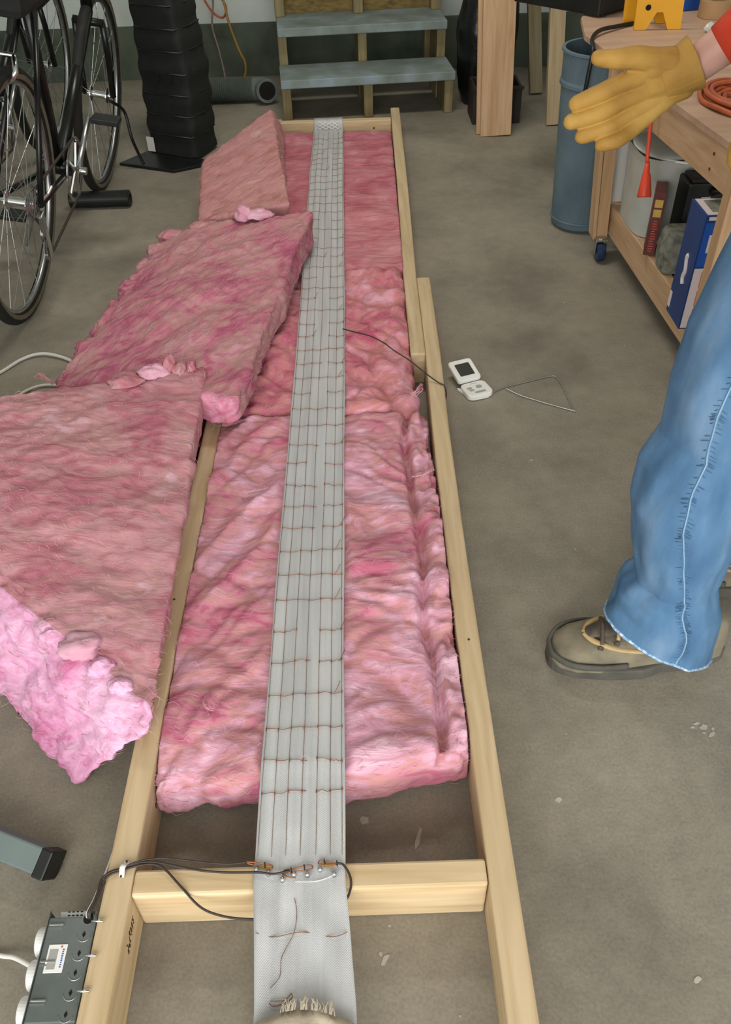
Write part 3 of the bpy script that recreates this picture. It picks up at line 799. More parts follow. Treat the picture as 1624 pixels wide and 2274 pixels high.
for y in (0.459, 0.414, 0.369):
    MB().box((X0 + 0.012, y, ZT + 0.0012), (0.019, 0.0022, 0.0022)).build('gang_screw', m_chrome, eb, bevel=0.0004)
    MB().box((X0 + 0.012, y - 0.004, ZT + 0.0005), (0.019, 0.0022, 0.001)).build('gang_slot', m_alu, eb)
for y in (0.458, 0.416, 0.375):
    MB().cyl((-0.3735, y, 0.0925), (-0.3575, y, 0.0925), 0.0016, seg=8).build('mounting_screw', m_chrome, eb, smooth=True)
    MB().lathe([(0.0001, -0.0006), (0.003, 0), (0.0001, 0.001)], (-0.3575, y, 0.0925), 'X', 10).build('screw_head', m_chrome, eb)
MB().box((-0.4125, 0.4175, ZT + 0.0005), (0.024, 0.034, 0.0008), rotm(0, 0, 0.0)).build('rating_label', m_white_pl, eb, bevel=0.0006)
MB().box((-0.4165, 0.4165, ZT + 0.0010), (0.011, 0.024, 0.0004)).build('label_window', m_button, eb)
mb = MB()
for i in range(9): mb.box((-0.4045, 0.428 - i * 0.0026, ZT + 0.0010), (random.uniform(0.0016, 0.0026), 0.0014, 0.0004))
mb.build('label_print', m_label, eb)
MB().lathe([(0.0013, 0), (0.0013, 0.0005), (0.0001, 0.0005)], (-0.4075, 0.4315, ZT + 0.0008), seg=10).build('label_dot', m_red, eb)
for i, y in enumerate([0.450, 0.4095, 0.367]):
    k = MB().lathe([(0.0001, 0), (0.0165, 0.0005), (0.0185, 0.0025), (0.0185, 0.014), (0.017, 0.0165), (0.0001, 0.017)], (X0 - 0.019, y, 0.050), 'X', 28)
    k.build('knob', m_white_pl, eb, smooth=False, bevel=0.001)

leads = thing('lead_wires', 'dark lead wires running from the grey box over the left rail to the belt screws', 'wire', (-0.35, 0.5, 0.09))
def wirebuild(pts, r, mat, par, nm='wire'): return MB().tube(smoothpath(pts, 8), r, 8).build(nm, mat, par, smooth=True)
wirebuild([(-0.381, 0.4655, 0.079), (-0.382, 0.470, 0.088), (-0.3765, 0.485, 0.090), (-0.3735, 0.498, 0.092), (-0.372, 0.512, 0.093), (-0.362, 0.5215, 0.094), (-0.345, 0.5265, 0.0945), (-0.325, 0.5325, 0.0948), (-0.300, 0.532, 0.0955), (-0.249, 0.5205, 0.0955), (-0.206, 0.515, 0.0955), (-0.160, 0.512, 0.0985), (-0.140, 0.509, 0.099), (-0.118, 0.5125, 0.0985)], 0.0016, m_lead, leads)
wirebuild([(-0.379, 0.4655, 0.079), (-0.379, 0.470, 0.088), (-0.3735, 0.485, 0.090), (-0.3705, 0.498, 0.092), (-0.3685, 0.510, 0.093), (-0.360, 0.5185, 0.094), (-0.345, 0.523, 0.0945), (-0.325, 0.529, 0.0945), (-0.303, 0.5295, 0.095), (-0.286, 0.521, 0.094), (-0.262, 0.498, 0.092), (-0.235, 0.475, 0.083), (-0.205, 0.464, 0.080), (-0.170, 0.459, 0.080), (-0.13, 0.458, 0.081), (-0.07, 0.464, 0.082), (-0.046, 0.474, 0.086), (-0.037, 0.489, 0.090), (-0.037, 0.504, 0.094), (-0.046, 0.519, 0.097), (-0.056, 0.5215, 0.0975)], 0.0016, m_lead, leads)
wirebuild([(-0.380, 0.4655, 0.079), (-0.3805, 0.4705, 0.089), (-0.3752, 0.486, 0.0918), (-0.372, 0.4995, 0.0938), (-0.370, 0.513, 0.0948), (-0.361, 0.5205, 0.0955), (-0.345, 0.525, 0.0962), (-0.325, 0.5345, 0.0955), (-0.29, 0.537, 0.0965), (-0.245, 0.531, 0.096), (-0.205, 0.5265, 0.0955), (-0.178, 0.5275, 0.0968)], 0.0013, m_lead, leads)
cc = thing('cable_clip', 'small white nail-on cable clip holding dark wires on the left rail top', 'clip', (-0.345, 0.527, 0.09))
mb = MB()
mb.tube(smoothpath([(-0.3465, 0.5155, 0.0905), (-0.346, 0.519, 0.0925), (-0.345, 0.523, 0.0985), (-0.344, 0.528, 0.0985), (-0.343, 0.532, 0.0925), (-0.3425, 0.5365, 0.0905)], 5), 0.004, 8, flat=0.3)
mb.build('strap', m_white_pl, cc, smooth=True)
for p in [(-0.3465, 0.5155, 0.0925), (-0.3425, 0.5362, 0.0925)]:
    MB().cyl(p, (p[0], p[1], p[2] + 0.0008), 0.0016, seg=8).build('nail_head', m_ink, cc)
tw = thing('cable', 'pale grey twin cable running along the outer side of the left rail', 'cable', (-0.385, 0.6, 0.02))
wirebuild([(-0.3835, 0.4665, 0.0785), (-0.3835, 0.471, 0.087), (-0.3795, 0.486, 0.086), (-0.379, 0.50, 0.080), (-0.377, 0.53, 0.068), (-0.376, 0.57, 0.056), (-0.377, 0.63, 0.038), (-0.377, 0.69, 0.012), (-0.380, 0.72, 0.004)], 0.0015, m_white, tw)
wirebuild([(-0.3765, 0.51, 0.072), (-0.3735, 0.54, 0.060), (-0.3735, 0.60, 0.042), (-0.3735, 0.66, 0.020), (-0.376, 0.72, 0.008)], 0.0014, m_tan_wall, tw)
pc = wirebuild([(-0.440, 0.418, 0.030), (-0.466, 0.432, 0.022), (-0.494, 0.446, 0.014), (-0.52, 0.453, 0.006), (-0.58, 0.47, 0.0035), (-0.66, 0.50, 0.0035)], 0.0033, m_white, None, 'extension_cord')
tag(pc, 'white power cord running left from the middle knob of the grey box', 'cord')
wc = wirebuild([(-1.15, 1.75, 0.004), (-0.99, 1.92, 0.005), (-0.93, 2.008, 0.006), (-0.875, 2.030, 0.008), (-0.80, 1.998, 0.006), (-0.76, 1.95, 0.0045)], 0.0045, m_white, None, 'extension_cord')
tag(wc, 'white cord looping over the floor at the left into the deep pink batt', 'cord')
wc2 = wirebuild([(-1.02, 1.72, 0.004), (-0.91, 1.80, 0.005), (-0.873, 1.85, 0.006), (-0.835, 1.873, 0.006), (-0.785, 1.87, 0.0045)], 0.0038, m_white, None, 'extension_cord')
tag(wc2, 'lower short length of white cord on the floor by the left edge', 'cord')

# grey steel trestle leg at the left edge
tl = thing('trestle_leg', 'grey square steel leg with black rubber foot at the left edge', 'trestle', (-0.48, 0.575, 0))
d = Vector((-0.150, 0.056, 0.012)).normalized(); p0 = Vector((-0.482, 0.572, 0.029)); sd = Vector((d.y, -d.x, 0)).normalized(); up = sd.cross(d) if sd.cross(d).z > 0 else d.cross(sd)
Rt = Matrix((d, sd, up)).transposed() @ Matrix.Rotation(math.radians(28), 3, 'X')
MB().box(p0 + d * 0.20, (0.40, 0.038, 0.038), Rt).build('leg', m_paint_grey, tl, bevel=0.003)
MB().box(p0 - d * 0.006 + Vector((0, 0, -0.004)), (0.02, 0.042, 0.046), Rt).build('rubber_foot', m_black_plastic, tl, bevel=0.003)

# ------------------------------------------------------------------ thermometer
th = thing('probe_thermometer', 'white digital thermometer with a dark square screen, on the concrete', 'thermometer', (0.28, 1.83, 0))
Rz_ = rotm(0, 0, math.radians(20)); c0 = Vector((0.285, 1.795, 0))
def tloc(x, y, z): return c0 + Rz_ @ Vector((x, y, z))
def rrect(w, h, r, n=5):
    pts = []
    for (cx, cy, a0) in [(w / 2 - r, h / 2 - r, 0), (-w / 2 + r, h / 2 - r, PI / 2), (-w / 2 + r, -h / 2 + r, PI), (w / 2 - r, -h / 2 + r, 1.5 * PI)]:
        for k in range(n): q = a0 + PI / 2 * k / (n - 1); pts.append((cx + r * math.cos(q), cy + r * math.sin(q)))
    return pts
ax, ay, az = Rz_ @ Vector((1, 0, 0)), Rz_ @ Vector((0, 1, 0)), Vector((0, 0, 1))
MB().prism(rrect(0.070, 0.062, 0.014), 0.014, tloc(0.002, -0.018, 0), ax, ay, az).build('base', m_white_pl, th, bevel=0.003)
ti = math.radians(14); ay2 = ay * math.cos(ti) + az * math.sin(ti); az2 = -ay * math.sin(ti) + az * math.cos(ti)
so = tloc(0, 0.016, 0.010)
MB().prism(rrect(0.066, 0.074, 0.009), 0.012, so + ay2 * 0.037, ax, ay2, az2).build('screen_lid', m_white_pl, th, bevel=0.003)
MB().prism(rrect(0.040, 0.042, 0.002), 0.0008, so + ay2 * 0.037 + az2 * 0.0122, ax, ay2, az2).build('screen', m_screen, th)
for (x, y, w, h) in [(-0.016, -0.014, 0.013, 0.007), (-0.014, -0.024, 0.013, 0.006), (0.010, -0.014, 0.016, 0.013), (0.004, -0.036, 0.030, 0.007)]:
    MB().prism(rrect(w, h, min(w, h) * 0.45), 0.0012, tloc(x, y, 0.014), ax, ay, az).build('button', m_button, th, bevel=0.0004)
mb = MB()
for i in range(6): mb.box(tloc(-0.003 + i * 0.0028, 0.0035, 0.0143), (0.0018, 0.002, 0.0005), Rz_)
mb.build('print_line', m_button, th)
MB().prism([(-0.038, 0.010), (-0.034, 0.010), (-0.020, -0.050), (0.02, -0.052), (0.02, -0.047), (-0.022, -0.047)], 0.005, tloc(0, 0, 0.001), ax, ay, az).build('side_clip', m_white_pl, th, bevel=0.001)
pw = wirebuild([(0.318, 1.766, 0.005), (0.34, 1.776, 0.003), (0.368, 1.794, 0.0022), (0.44, 1.821, 0.0022), (0.49, 1.838, 0.0022), (0.506, 1.834, 0.0022), (0.514, 1.790, 0.0022), (0.520, 1.690, 0.0022), (0.518, 1.683, 0.0026), (0.446, 1.725, 0.003), (0.398, 1.758, 0.003), (0.368, 1.788, 0.0045)], 0.0014, m_alu, None, 'probe_wire')
tag(pw, 'thin steel probe wire looped on the concrete beside the white thermometer', 'wire')
pw2 = wirebuild([(-0.043, 1.935, 0.107), (-0.01, 1.90, 0.116), (0.03, 1.862, 0.124), (0.062, 1.823, 0.126), (0.068, 1.806, 0.130), (0.088, 1.785, 0.124), (0.12, 1.752, 0.118), (0.155, 1.715, 0.105), (0.185, 1.69, 0.0925), (0.1985, 1.677, 0.0915), (0.2035, 1.674, 0.070), (0.2035, 1.695, 0.030), (0.2045, 1.74, 0.004)], 0.0016, m_lead, None, 'probe_wire')
tag(pw2, 'thin dark wire from the belt edge across the lumpy batt and over the right rail', 'wire')

# ------------------------------------------------------------------ steps at the back
st = thing('wooden_steps', 'worn grey wooden steps with open risers, standing against the back wall', 'steps', (0.07, 4.2, 0))
Rs = rotm(0, 0, 0.075)
def sp_(x, y, z): return Vector((0.07, 4.12, 0)) + Rs @ Vector((x, y, z))
MB().box(sp_(0, 0.01, 0.162), (0.775, 0.26, 0.036), Rs).build('tread', m_step, st, bevel=0.004)
MB().box(sp_(0, 0.245, 0.318), (0.765, 0.29, 0.036), Rs).build('tread', m_step, st, bevel=0.004)
for x in (-0.365, 0.0, 0.365):
    MB().box(sp_(x, 0.01, 0.072), (0.04, 0.20, 0.144), Rs).build('stringer_leg', m_stepwood, st, bevel=0.003)
    MB().box(sp_(x, 0.25, 0.15), (0.04, 0.20, 0.30), Rs).build('stringer_leg', m_stepwood, st, bevel=0.003)
    MB().box(sp_(x, 0.36, 0.45), (0.045, 0.07, 0.228), Rs).build('stringer_leg', m_stepwood, st, bevel=0.003)
for x in (-0.183, 0.183):
    MB().box(sp_(x, 0.40, 0.45), (0.32, 0.015, 0.228), Rs).build('riser_panel', m_osb, st)
MB().box(sp_(0, 0.47, 0.60), (0.775, 0.28, 0.036), Rs).build('tread', m_step, st, bevel=0.004)
for x in (-0.365, 0.365): MB().box(sp_(x, 0.55, 0.29), (0.04, 0.06, 0.58), Rs).build('stringer_leg', m_stepwood, st, bevel=0.003)

# corrugated duct and cords left of the steps
du = thing('flexible_duct', 'grey corrugated flexible duct lying on the floor left of the wooden steps', 'duct', (-0.52, 4.33, 0))
prof = []
nr = 30
for i in range(nr * 2 + 1): prof.append((0.050 + (0.0045 if i % 2 else -0.0015), -0.30 + i * 0.27 / (nr * 2)))
MB().lathe(prof, (-0.44, 4.33, 0.0565), 'X', 28).build('corrugated_pipe', m_duct, du, smooth=False)
ec = Vector((-0.415, 4.315, 0.0575)); ed = Vector((0.35, -0.90, 0.12)).normalized()
MB().tube([(-0.48, 4.33, 0.0565), (-0.45, 4.33, 0.0565), ec, ec + ed * 0.03], [0.050, 0.052, 0.053, 0.053], 24).build('elbow', m_duct, du, smooth=True)
MB().tube([ec + ed * 0.028, ec + ed * 0.052], [0.053, 0.053], 24).build('collar', m_galv, du, smooth=False)
MB().tube([ec + ed * 0.0521, ec + ed * 0.0527], [0.040, 0.040], 24).build('opening', m_hole, du)
hc = wirebuild([(-0.70, 4.73, 0.50), (-0.64, 4.71, 0.43), (-0.605, 4.68, 0.36), (-0.588, 4.66, 0.27), (-0.553, 4.65, 0.155), (-0.530, 4.65, 0.10), (-0.534, 4.65, 0.045), (-0.56, 4.645, 0.010), (-0.62, 4.64, 0.005)], 0.006, m_yarn, None, 'hanging_cord')
tag(hc, 'yellow-brown extension cord hanging down the back wall left of the steps', 'cord', 'cords hanging on the back wall')
hc2 = wirebuild([(-0.72, 4.72, 0.50), (-0.66, 4.70, 0.38), (-0.675, 4.68, 0.26), (-0.655, 4.66, 0.16), (-0.64, 4.64, 0.07), (-0.63, 4.60, 0.006)], 0.005, m_wire, None, 'hanging_cord')
tag(hc2, 'thinner dark cord hanging beside the yellow-brown cord on the back wall', 'cord', 'cords hanging on the back wall')
hc3 = wirebuild([(-0.74, 4.71, 0.46), (-0.68, 4.70, 0.33), (-0.62, 4.69, 0.29), (-0.60, 4.70, 0.34), (-0.66, 4.71, 0.42)], 0.005, m_hose, None, 'hanging_cord')
tag(hc3, 'short reddish loop of cord behind the other wall cords, topmost', 'cord', 'cords hanging on the back wall')

# ------------------------------------------------------------------ black upright bag
bg = thing('upright_bag', 'tall black fabric bag with horizontal ribs and a white tag, standing behind the bicycle', 'bag', (-0.73, 3.65, 0))
mb = MB(); rows3 = []
qA, qB, qC, qD = Vector((-0.865, 3.64, 0)), Vector((-0.640, 3.520, 0)), Vector((-0.565, 3.715, 0)), Vector((-0.795, 3.835, 0))
def bagp(u, v, t):
    sh = 1.0 - 0.30 * max(0.0, (t - 0.40) / 0.60)
    u = u * sh
    return qA.lerp(qB, u).lerp(qD.lerp(qC, u), v) + Vector((0.02 * t, 0.05 * t, 0))
for i in range(45):
    t = i / 44; poly = []
    for k in range(40):
        q = 2 * PI * (k + 0.5) / 40; cu, cv = math.cos(q), math.sin(q)
        m_ = 0.97 + 0.03 * math.cos(i * 1.05)
        u = 0.5 + 0.5 * m_ * math.copysign(abs(cu) ** 0.3, cu); v = 0.5 + 0.5 * m_ * math.copysign(abs(cv) ** 0.3, cv)
        p = bagp(u, v, t); poly.append((p.x + 0.004 * nz(k, i * .6, 1), p.y + 0.004 * nz(k, i * .6, 9), 0.014 + 0.76 * t))
    poly.append(poly[0]); rows3.append(poly)
mb.sheet(rows3)
mb.add(rows3[-1][:-1], [tuple(range(40))]); mb.add(rows3[0][:-1], [tuple(range(40))])
mb.build('bag_body', m_black, bg, smooth=True)
for i in range(8):
    t = 0.10 + i * 0.10
    MB().tube([bagp(u, v, t) + Vector((0, -0.004, 0.014 + 0.76 * t)) for (u, v) in ((0.10, 0.03), (0.5, 0.010), (0.93, 0.035), (0.985, 0.5), (0.95, 0.93))], 0.0035, 6).build('rib', m_black_plastic, bg, smooth=True)
Rb = rotm(0, 0, -0.49)
MB().box(bagp(0.11, -0.03, 0.05) + Vector((0, 0, 0.046)), (0.036, 0.003, 0.056), Rb).build('tag', m_white, bg)
for u in (0.38, 0.62):
    c = bagp(u, -0.005, 0.36) + Vector((0, 0, 0.30))
    nrm = Vector((-0.47, -0.88, 0))
    MB().tube([c, c + nrm * 0.004], 0.024, 20).build('port', m_hole, bg)
MB().prism([(-0.96, 3.515), (-0.72, 3.405), (-0.60, 3.47), (-0.60, 3.52), (-0.86, 3.66)], 0.011, (0, 0, 0.001)).build('base_flap', m_black_plastic, bg, bevel=0.003)
# ------------------------------------------------------------------ bicycles
def make_bike(label):
    root = thing('bicycle', label, 'bicycle', group='black bicycles')
    Rw = 0.335; bb = Vector((0, 0.43, 0.275)); ra = Vector((0, 0, Rw)); fa = Vector((0, 1.0, Rw)); stp = Vector((0, 0.24, 0.80)); hd0 = Vector((0, 0.90, 0.62)); hd1 = Vector((0, 0.865, 0.80))
    def wheel(c):
        off = bpy.data.objects
        me = MB().torus((0, 0, 0), Rw - 0.017, 0.017, 'X', 56, 10).build('wheel', m_rubber, root, smooth=True)
        me.location = c
        def sub(mb, nm, mat, **k):
            o = mb.build(nm, mat, None, **k); o.parent = me; return o
        sub(MB().torus((0, 0, 0), Rw - 0.036, 0.0085, 'X', 56, 8), 'rim', m_alu, smooth=True)
        for s in (-1, 1): sub(MB().lathe([(Rw - 0.030, s * 0.0145), (Rw - 0.018, s * 0.0172)], (0, 0, 0), 'X', 56), 'sidewall', m_tan_wall, smooth=True)
        sub(MB().lathe([(0.0001, -0.05), (0.006, -0.05), (0.006, -0.034), (0.026, -0.030), (0.026, -0.026), (0.012, -0.022), (0.012, 0.022), (0.026, 0.026), (0.026, 0.030), (0.006, 0.034), (0.006, 0.05), (0.0001, 0.05)], (0, 0, 0), 'X', 18), 'hub', m_chrome, smooth=False)
        s0 = None
        for i in range(28):
            if s0 is None:
                s0 = sub(MB().tube([(0.028, 0, 0.024), (0.001, 0.02, Rw - 0.045)], 0.0011, 5), 'spoke', m_alu); o = s0
            else:
                o = s0.copy(); COL.objects.link(o); o.parent = me
            o.rotation_euler = (2 * PI * i / 28, 0, PI if i % 2 else 0)
        return me
    wheel(ra); wheel(fa)
    fm = MB()
    for a, b, r in [(bb, stp, 0.015), (bb, hd0, 0.019), (stp - Vector((0, -0.02, 0.06)), hd1 - Vector((0, -0.005, 0.03)), 0.015), (hd0, hd1, 0.019)]: fm.cyl(a, b, r, seg=12)
    for s in (-1, 1):
        fm.cyl(bb + Vector((s * 0.03, -0.03, 0)), ra + Vector((s * 0.062, 0, 0)), 0.009, seg=8)
        fm.cyl(stp + Vector((s * 0.02, 0.02, -0.05)), ra + Vector((s * 0.062, 0, 0)), 0.008, seg=8)
    fm.cyl(bb - Vector((0.036, 0, 0)), bb + Vector((0.036, 0, 0)), 0.022, seg=14)
    fm.build('frame', m_bikeframe, root, smooth=True)
    fk = MB()
    for s in (-1, 1): fk.tube([hd0 + Vector((s * 0.045, 0.01, -0.03)), hd0 + Vector((s * 0.05, 0.05, -0.14)), fa + Vector((s * 0.05, 0, 0))], 0.011, 8)
    fk.cyl(hd0 + Vector((-0.05, 0.01, -0.03)), hd0 + Vector((0.05, 0.01, -0.03)), 0.013); fk.build('fork', m_bikeframe, root, smooth=True)
    MB().tube(smoothpath([(-0.30, 0.80, 0.92), (-0.15, 0.84, 0.93), (0, 0.87, 0.90), (0.15, 0.84, 0.93), (0.30, 0.80, 0.92)], 5), 0.012, 10).build('handlebar', m_bikeframe, root, smooth=True)
    MB().cyl(hd1, (0, 0.87, 0.90), 0.016).build('stem', m_bikeframe, root)
    sd_ = MB(); sd_.tube([(0, 0.10, 0.935), (0, 0.20, 0.945), (0, 0.30, 0.94), (0, 0.38, 0.935)], [0.07, 0.065, 0.03, 0.022], 14, round_ends=True, flat=0.4); sd_.build('saddle', m_black_plastic, root, smooth=True)
    MB().cyl(stp, (0, 0.215, 0.93), 0.013).build('seat_post', m_alu, root)
    MB().lathe([(0.090, 0.044), (0.098, 0.045), (0.098, 0.048), (0.090, 0.049), (0.085, 0.047), (0.090, 0.044)], bb, 'X', 40).build('chainring', m_alu, root)
    for q in range(5):
        a = 2 * PI * q / 5; MB().cyl(bb + Vector((0.046, 0, 0)), bb + Vector((0.046, 0.088 * math.cos(a), 0.088 * math.sin(a))), 0.006, seg=8).build('spider_arm', m_alu, root)
    for s, a in ((1, 0.95), (-1, PI + 0.95)):
        e = bb + Vector((s * 0.075, 0.165 * math.cos(a), 0.165 * math.sin(a)))
        MB().cyl(bb + Vector((s * 0.055, 0, 0)), e, 0.010, 0.008, seg=10).build('crank', m_alu, root, smooth=True)
        MB().box(e + Vector((s * 0.055, 0, 0)), (0.085, 0.065, 0.016)).build('pedal', m_black_plastic, root, bevel=0.003)
    MB().lathe([(0.0001, 0.082), (0.012, 0.082), (0.012, 0.062), (0.0001, 0.062)], bb, 'X', 18).build('crank_bolt', m_chrome, root)
    for k in range(6): MB().lathe([(0.022 + 0.005 * k, 0), (0.024 + 0.005 * k, 0.0015), (0.022 + 0.005 * k, 0.003)], ra + Vector((0.052 - k * 0.0035, 0, 0)), 'X', 24).build('sprocket', m_alu, root)
    dr = MB().box(ra + Vector((0.062, 0.0, -0.055)), (0.012, 0.03, 0.07), rotm(0.3)); dr.build('derailleur', m_alu, root, bevel=0.003)
    for (y, z) in ((0.012, -0.085), (0.035, -0.155)):
        MB().lathe([(0.0001, -0.004), (0.022, -0.004), (0.022, 0.004), (0.0001, 0.004)], ra + Vector((0.058, y, z)), 'X', 18).build('jockey_wheel', m_alu, root)
    MB().box(ra + Vector((0.066, 0.024, -0.12)), (0.005, 0.022, 0.10), rotm(0.3)).build('derailleur_cage', m_chrome, root, bevel=0.002)
    MB().tube([ra + Vector((0.05, 0.0, 0.04)), bb + Vector((0.047, 0, 0.096)), bb + Vector((0.047, 0.085, 0.03)), bb + Vector((0.047, 0.03, -0.09)), ra + Vector((0.058, 0.04, -0.176)), ra + Vector((0.058, 0.014, -0.15)), ra + Vector((0.058, 0.03, -0.09)), ra + Vector((0.05, -0.03, -0.025))], 0.004, 6, closed=True).build('chain', m_lead, root)
    for s in (-1, 1): MB().tube([(s * 0.03, 0.02, 0.70), (s * 0.038, -0.005, 0.67), (s * 0.024, -0.01, 0.645)], 0.007, 8).build('brake_arm', m_chrome, root, smooth=True)
    MB().cyl((-0.035, 0.02, 0.70), (0.035, 0.02, 0.70), 0.006).build('brake_bridge', m_chrome, root)
    MB().tube([ra + Vector((0.055, 0, 0)), ra + Vector((0.075, 0.03, 0.02)), ra + Vector((0.078, 0.06, 0.03))], 0.004, 6).build('quick_release', m_chrome, root)
    MB().tube([bb + Vector((-0.04, -0.05, 0)), bb + Vector((-0.13, -0.02, -0.27))], 0.007, 8).build('kickstand', m_alu, root)
    ba = MB().box((0.0, 0.05, 0.86), (0.17, 0.20, 0.13)); ba.build('saddle_bag', m_black, root, bevel=0.02)
    for s in (-1, 1): MB().tube(smoothpath([(s * 0.28, 0.80, 0.92), (s * 0.20, 0.95, 0.98), (s * 0.05, 0.98, 0.85), (0, 0.92, 0.70)], 6), 0.0035, 6).build('brake_cable', m_black_plastic, root, smooth=True)
    return root
bike = make_bike('nearer black bicycle with silver drivetrain, rear wheel forward at the left edge')
bike2 = copy_tree(bike)
bike.location = (-0.985, 2.295, 0.0); bike.rotation_euler = (0, math.radians(10), math.radians(-0.5))
tag(bike2, 'second black bicycle, mostly hidden behind the nearer one', 'bicycle')
bike2.location = (-1.36, 2.75, 0.0); bike2.rotation_euler = (0, math.radians(8), math.radians(-4))
ft = MB().lathe([(0.016, -0.22), (0.026, -0.22), (0.029, -0.217), (0.029, 0.0), (0.026, 0.003), (0.016, 0.003), (0.016, -0.22)], (-0.832, 3.085, 0.0295), 'X', 32).build('foam_tube', m_black_plastic, None, smooth=False)
tag(ft, 'short black foam tube lying on the floor beside the bicycle front wheel', 'tube')
bs = MB().tube(smoothpath([(-0.915, 3.40, 0.28), (-0.885, 3.47, 0.22), (-0.872, 3.45, 0.13), (-0.862, 3.47, 0.06), (-0.85, 3.47, 0.018)], 6), 0.006, 8).build('black_cable', m_black_plastic, None, smooth=True)
tag(bs, 'black cable arching to the floor between the bicycle and the tall black bag', 'cable')
# ------------------------------------------------------------------ boards and dark goods right of the steps
def board(name, label, foot, top, w, t, mat, rz=0.0):
    foot, top = Vector(foot), Vector(top); d = (top - foot); L = d.length; d.normalize()
    x = Vector((math.cos(rz), math.sin(rz), 0)); x = (x - d * x.dot(d)).normalized(); y = d.cross(x)
    R = Matrix((x, y, d)).transposed()
    # local mesh along Z so that the grain follows the board
    mb = MB().box((0, 0, L / 2), (w, t, L))
    o = mb.build(name, mat, None, bevel=0.002)
    o.matrix_world = Matrix.Translation(foot) @ R.to_4x4()
    return tag(o, label, 'board', 'boards standing by the back wall')
board('cedar_board', 'smooth reddish-tan cedar board standing upright, foremost right of the steps', (0.611, 3.72, 0.003), (0.555, 3.82, 1.6), 0.130, 0.018, m_cedar)
board('cedar_board', 'second cedar board, only its left edge showing behind the foremost one', (0.598, 3.755, 0.003), (0.538, 3.855, 1.55), 0.130, 0.018, m_cedar)
board('leaning_board', 'dark olive weathered board leaning on the back wall, right of the cedar boards', (0.885, 4.30, 0.004), (0.76, 4.72, 1.5), 0.060, 0.036, m_olive)
board('leaning_board', 'pale tan narrow board standing just left of the blue-grey drum', (0.880, 3.84, 0.003), (0.80, 4.08, 1.6), 0.064, 0.036, m_tan)
def bagblob(name, label, c, rx, ry, h, seed):
    mb = MB(); rws = []
    for i in range(22):
        t = i / 21; row = []
        s_ = (math.sin(PI * (0.12 + 0.80 * t))) ** 0.45 if t < 0.9 else 0.5 * (1 - (t - 0.9) * 5)
        for k in range(25):
            q = 2 * PI * (k % 24) / 24
            f = s_ * (1 + 0.13 * nz(math.cos(q) * 2 + seed, math.sin(q) * 2, t * 4) + 0.05 * nz(math.cos(q) * 6, math.sin(q) * 6 + seed, t * 9))
            row.append((c[0] + rx * f * math.cos(q), c[1] + ry * f * math.sin(q), 0.002 + h * t))
        rws.append(row)
    mb.sheet(rws); mb.add(rws[0][:-1], [tuple(range(24))]); mb.add(rws[-1][:-1], [tuple(range(24))])
    return tag(mb.build(name, m_bag, None, smooth=True), label, 'bag', 'black polythene bags')
bagblob('rubbish_bag', 'black polythene rubbish bag on the floor between the steps and the cedar boards', (0.585, 4.22, 0), 0.10, 0.12, 0.50, 1.0)
bagblob('rubbish_bag', 'black polythene bag behind the gap between the cedar boards and the olive board', (0.715, 4.47, 0), 0.085, 0.10, 0.60, 5.0)
cr = thing('ribbed_crate', 'low dark brown crate on the floor behind the cedar boards', 'crate', (0.63, 3.96, 0))
mb = MB()
for (c, dd) in [((0.635, 3.885, 0.075), (0.21, 0.012, 0.15)), ((0.635, 4.055, 0.075), (0.21, 0.012, 0.15)), ((0.536, 3.97, 0.075), (0.012, 0.16, 0.15)), ((0.734, 3.97, 0.075), (0.012, 0.16, 0.15)), ((0.635, 3.97, 0.008), (0.2, 0.16, 0.012))]: mb.box(c, dd)
mb.build('crate_body', m_crate, cr, bevel=0.002)
for i in range(5): MB().box((0.555 + i * 0.04, 3.877, 0.075), (0.008, 0.006, 0.146)).build('rib', m_crate, cr)
MB().box((0.635, 3.876, 0.146), (0.222, 0.012, 0.014)).build('rim', m_crate, cr, bevel=0.002)

# ------------------------------------------------------------------ drum
dm = thing('plastic_drum', 'blue-grey open drum with a moulded shoulder ring, standing beside the bench end', 'drum', (0.772, 2.80, 0))
prof = [(0.001, 0.002), (0.088, 0.002), (0.095, 0.010), (0.097, 0.03), (0.1165, 0.44), (0.1225, 0.445), (0.1225, 0.455), (0.119, 0.462), (0.121, 0.535), (0.127, 0.538), (0.127, 0.546), (0.116, 0.546), (0.113, 0.46), (0.091, 0.02), (0.001, 0.018)]
MB().lathe(prof, (0.772, 2.80, 0), 'Z', 40).build('shell', m_can, dm, smooth=False, bevel=0.001)
MB().torus((0.772, 2.80, 0.03), 0.098, 0.004, 'Z', 40, 6).build('base_ring', m_can, dm, smooth=True)

# ------------------------------------------------------------------ bench on casters
be = thing('rolling_bench', 'pine and plywood workbench on casters with an open lower shelf, at the right', 'workbench', (1.05, 2.15, 0))
LX = 0.787
MB().prism([(0.845, 1.45), (0.808, 1.83), (0.780, 2.066), (0.709, 2.81), (0.745, 3.03), (0.80, 3.15), (1.45, 3.2), (1.45, 1.45)], 0.016, (0, 0, 0.562)).build('table_top', m_ply, be, bevel=0.001)
MB().prism([(0.838, 1.50), (0.824, 1.66), (0.790, 2.06), (0.750, 2.50), (0.786, 2.505), (0.826, 2.07), (0.860, 1.67), (0.874, 1.505)], 0.088, (0, 0, 0.4735)).build('apron', m_pine_by, be, bevel=0.002)
MB().box((1.09, 2.596, 0.517), (0.58, 0.036, 0.088)).build('apron', m_pine_x, be, bevel=0.002)
LPX = lambda y: 0.801 + (2.503 - y) * 0.036
MB().prism([(LPX(2.58), 2.58), (LPX(1.60), 1.60), (LPX(1.60) + 0.036, 1.60), (LPX(2.58) + 0.036, 2.58)], 0.089, (0, 0, 0.070)).build('shelf_lip', m_pine_by, be, bevel=0.002)
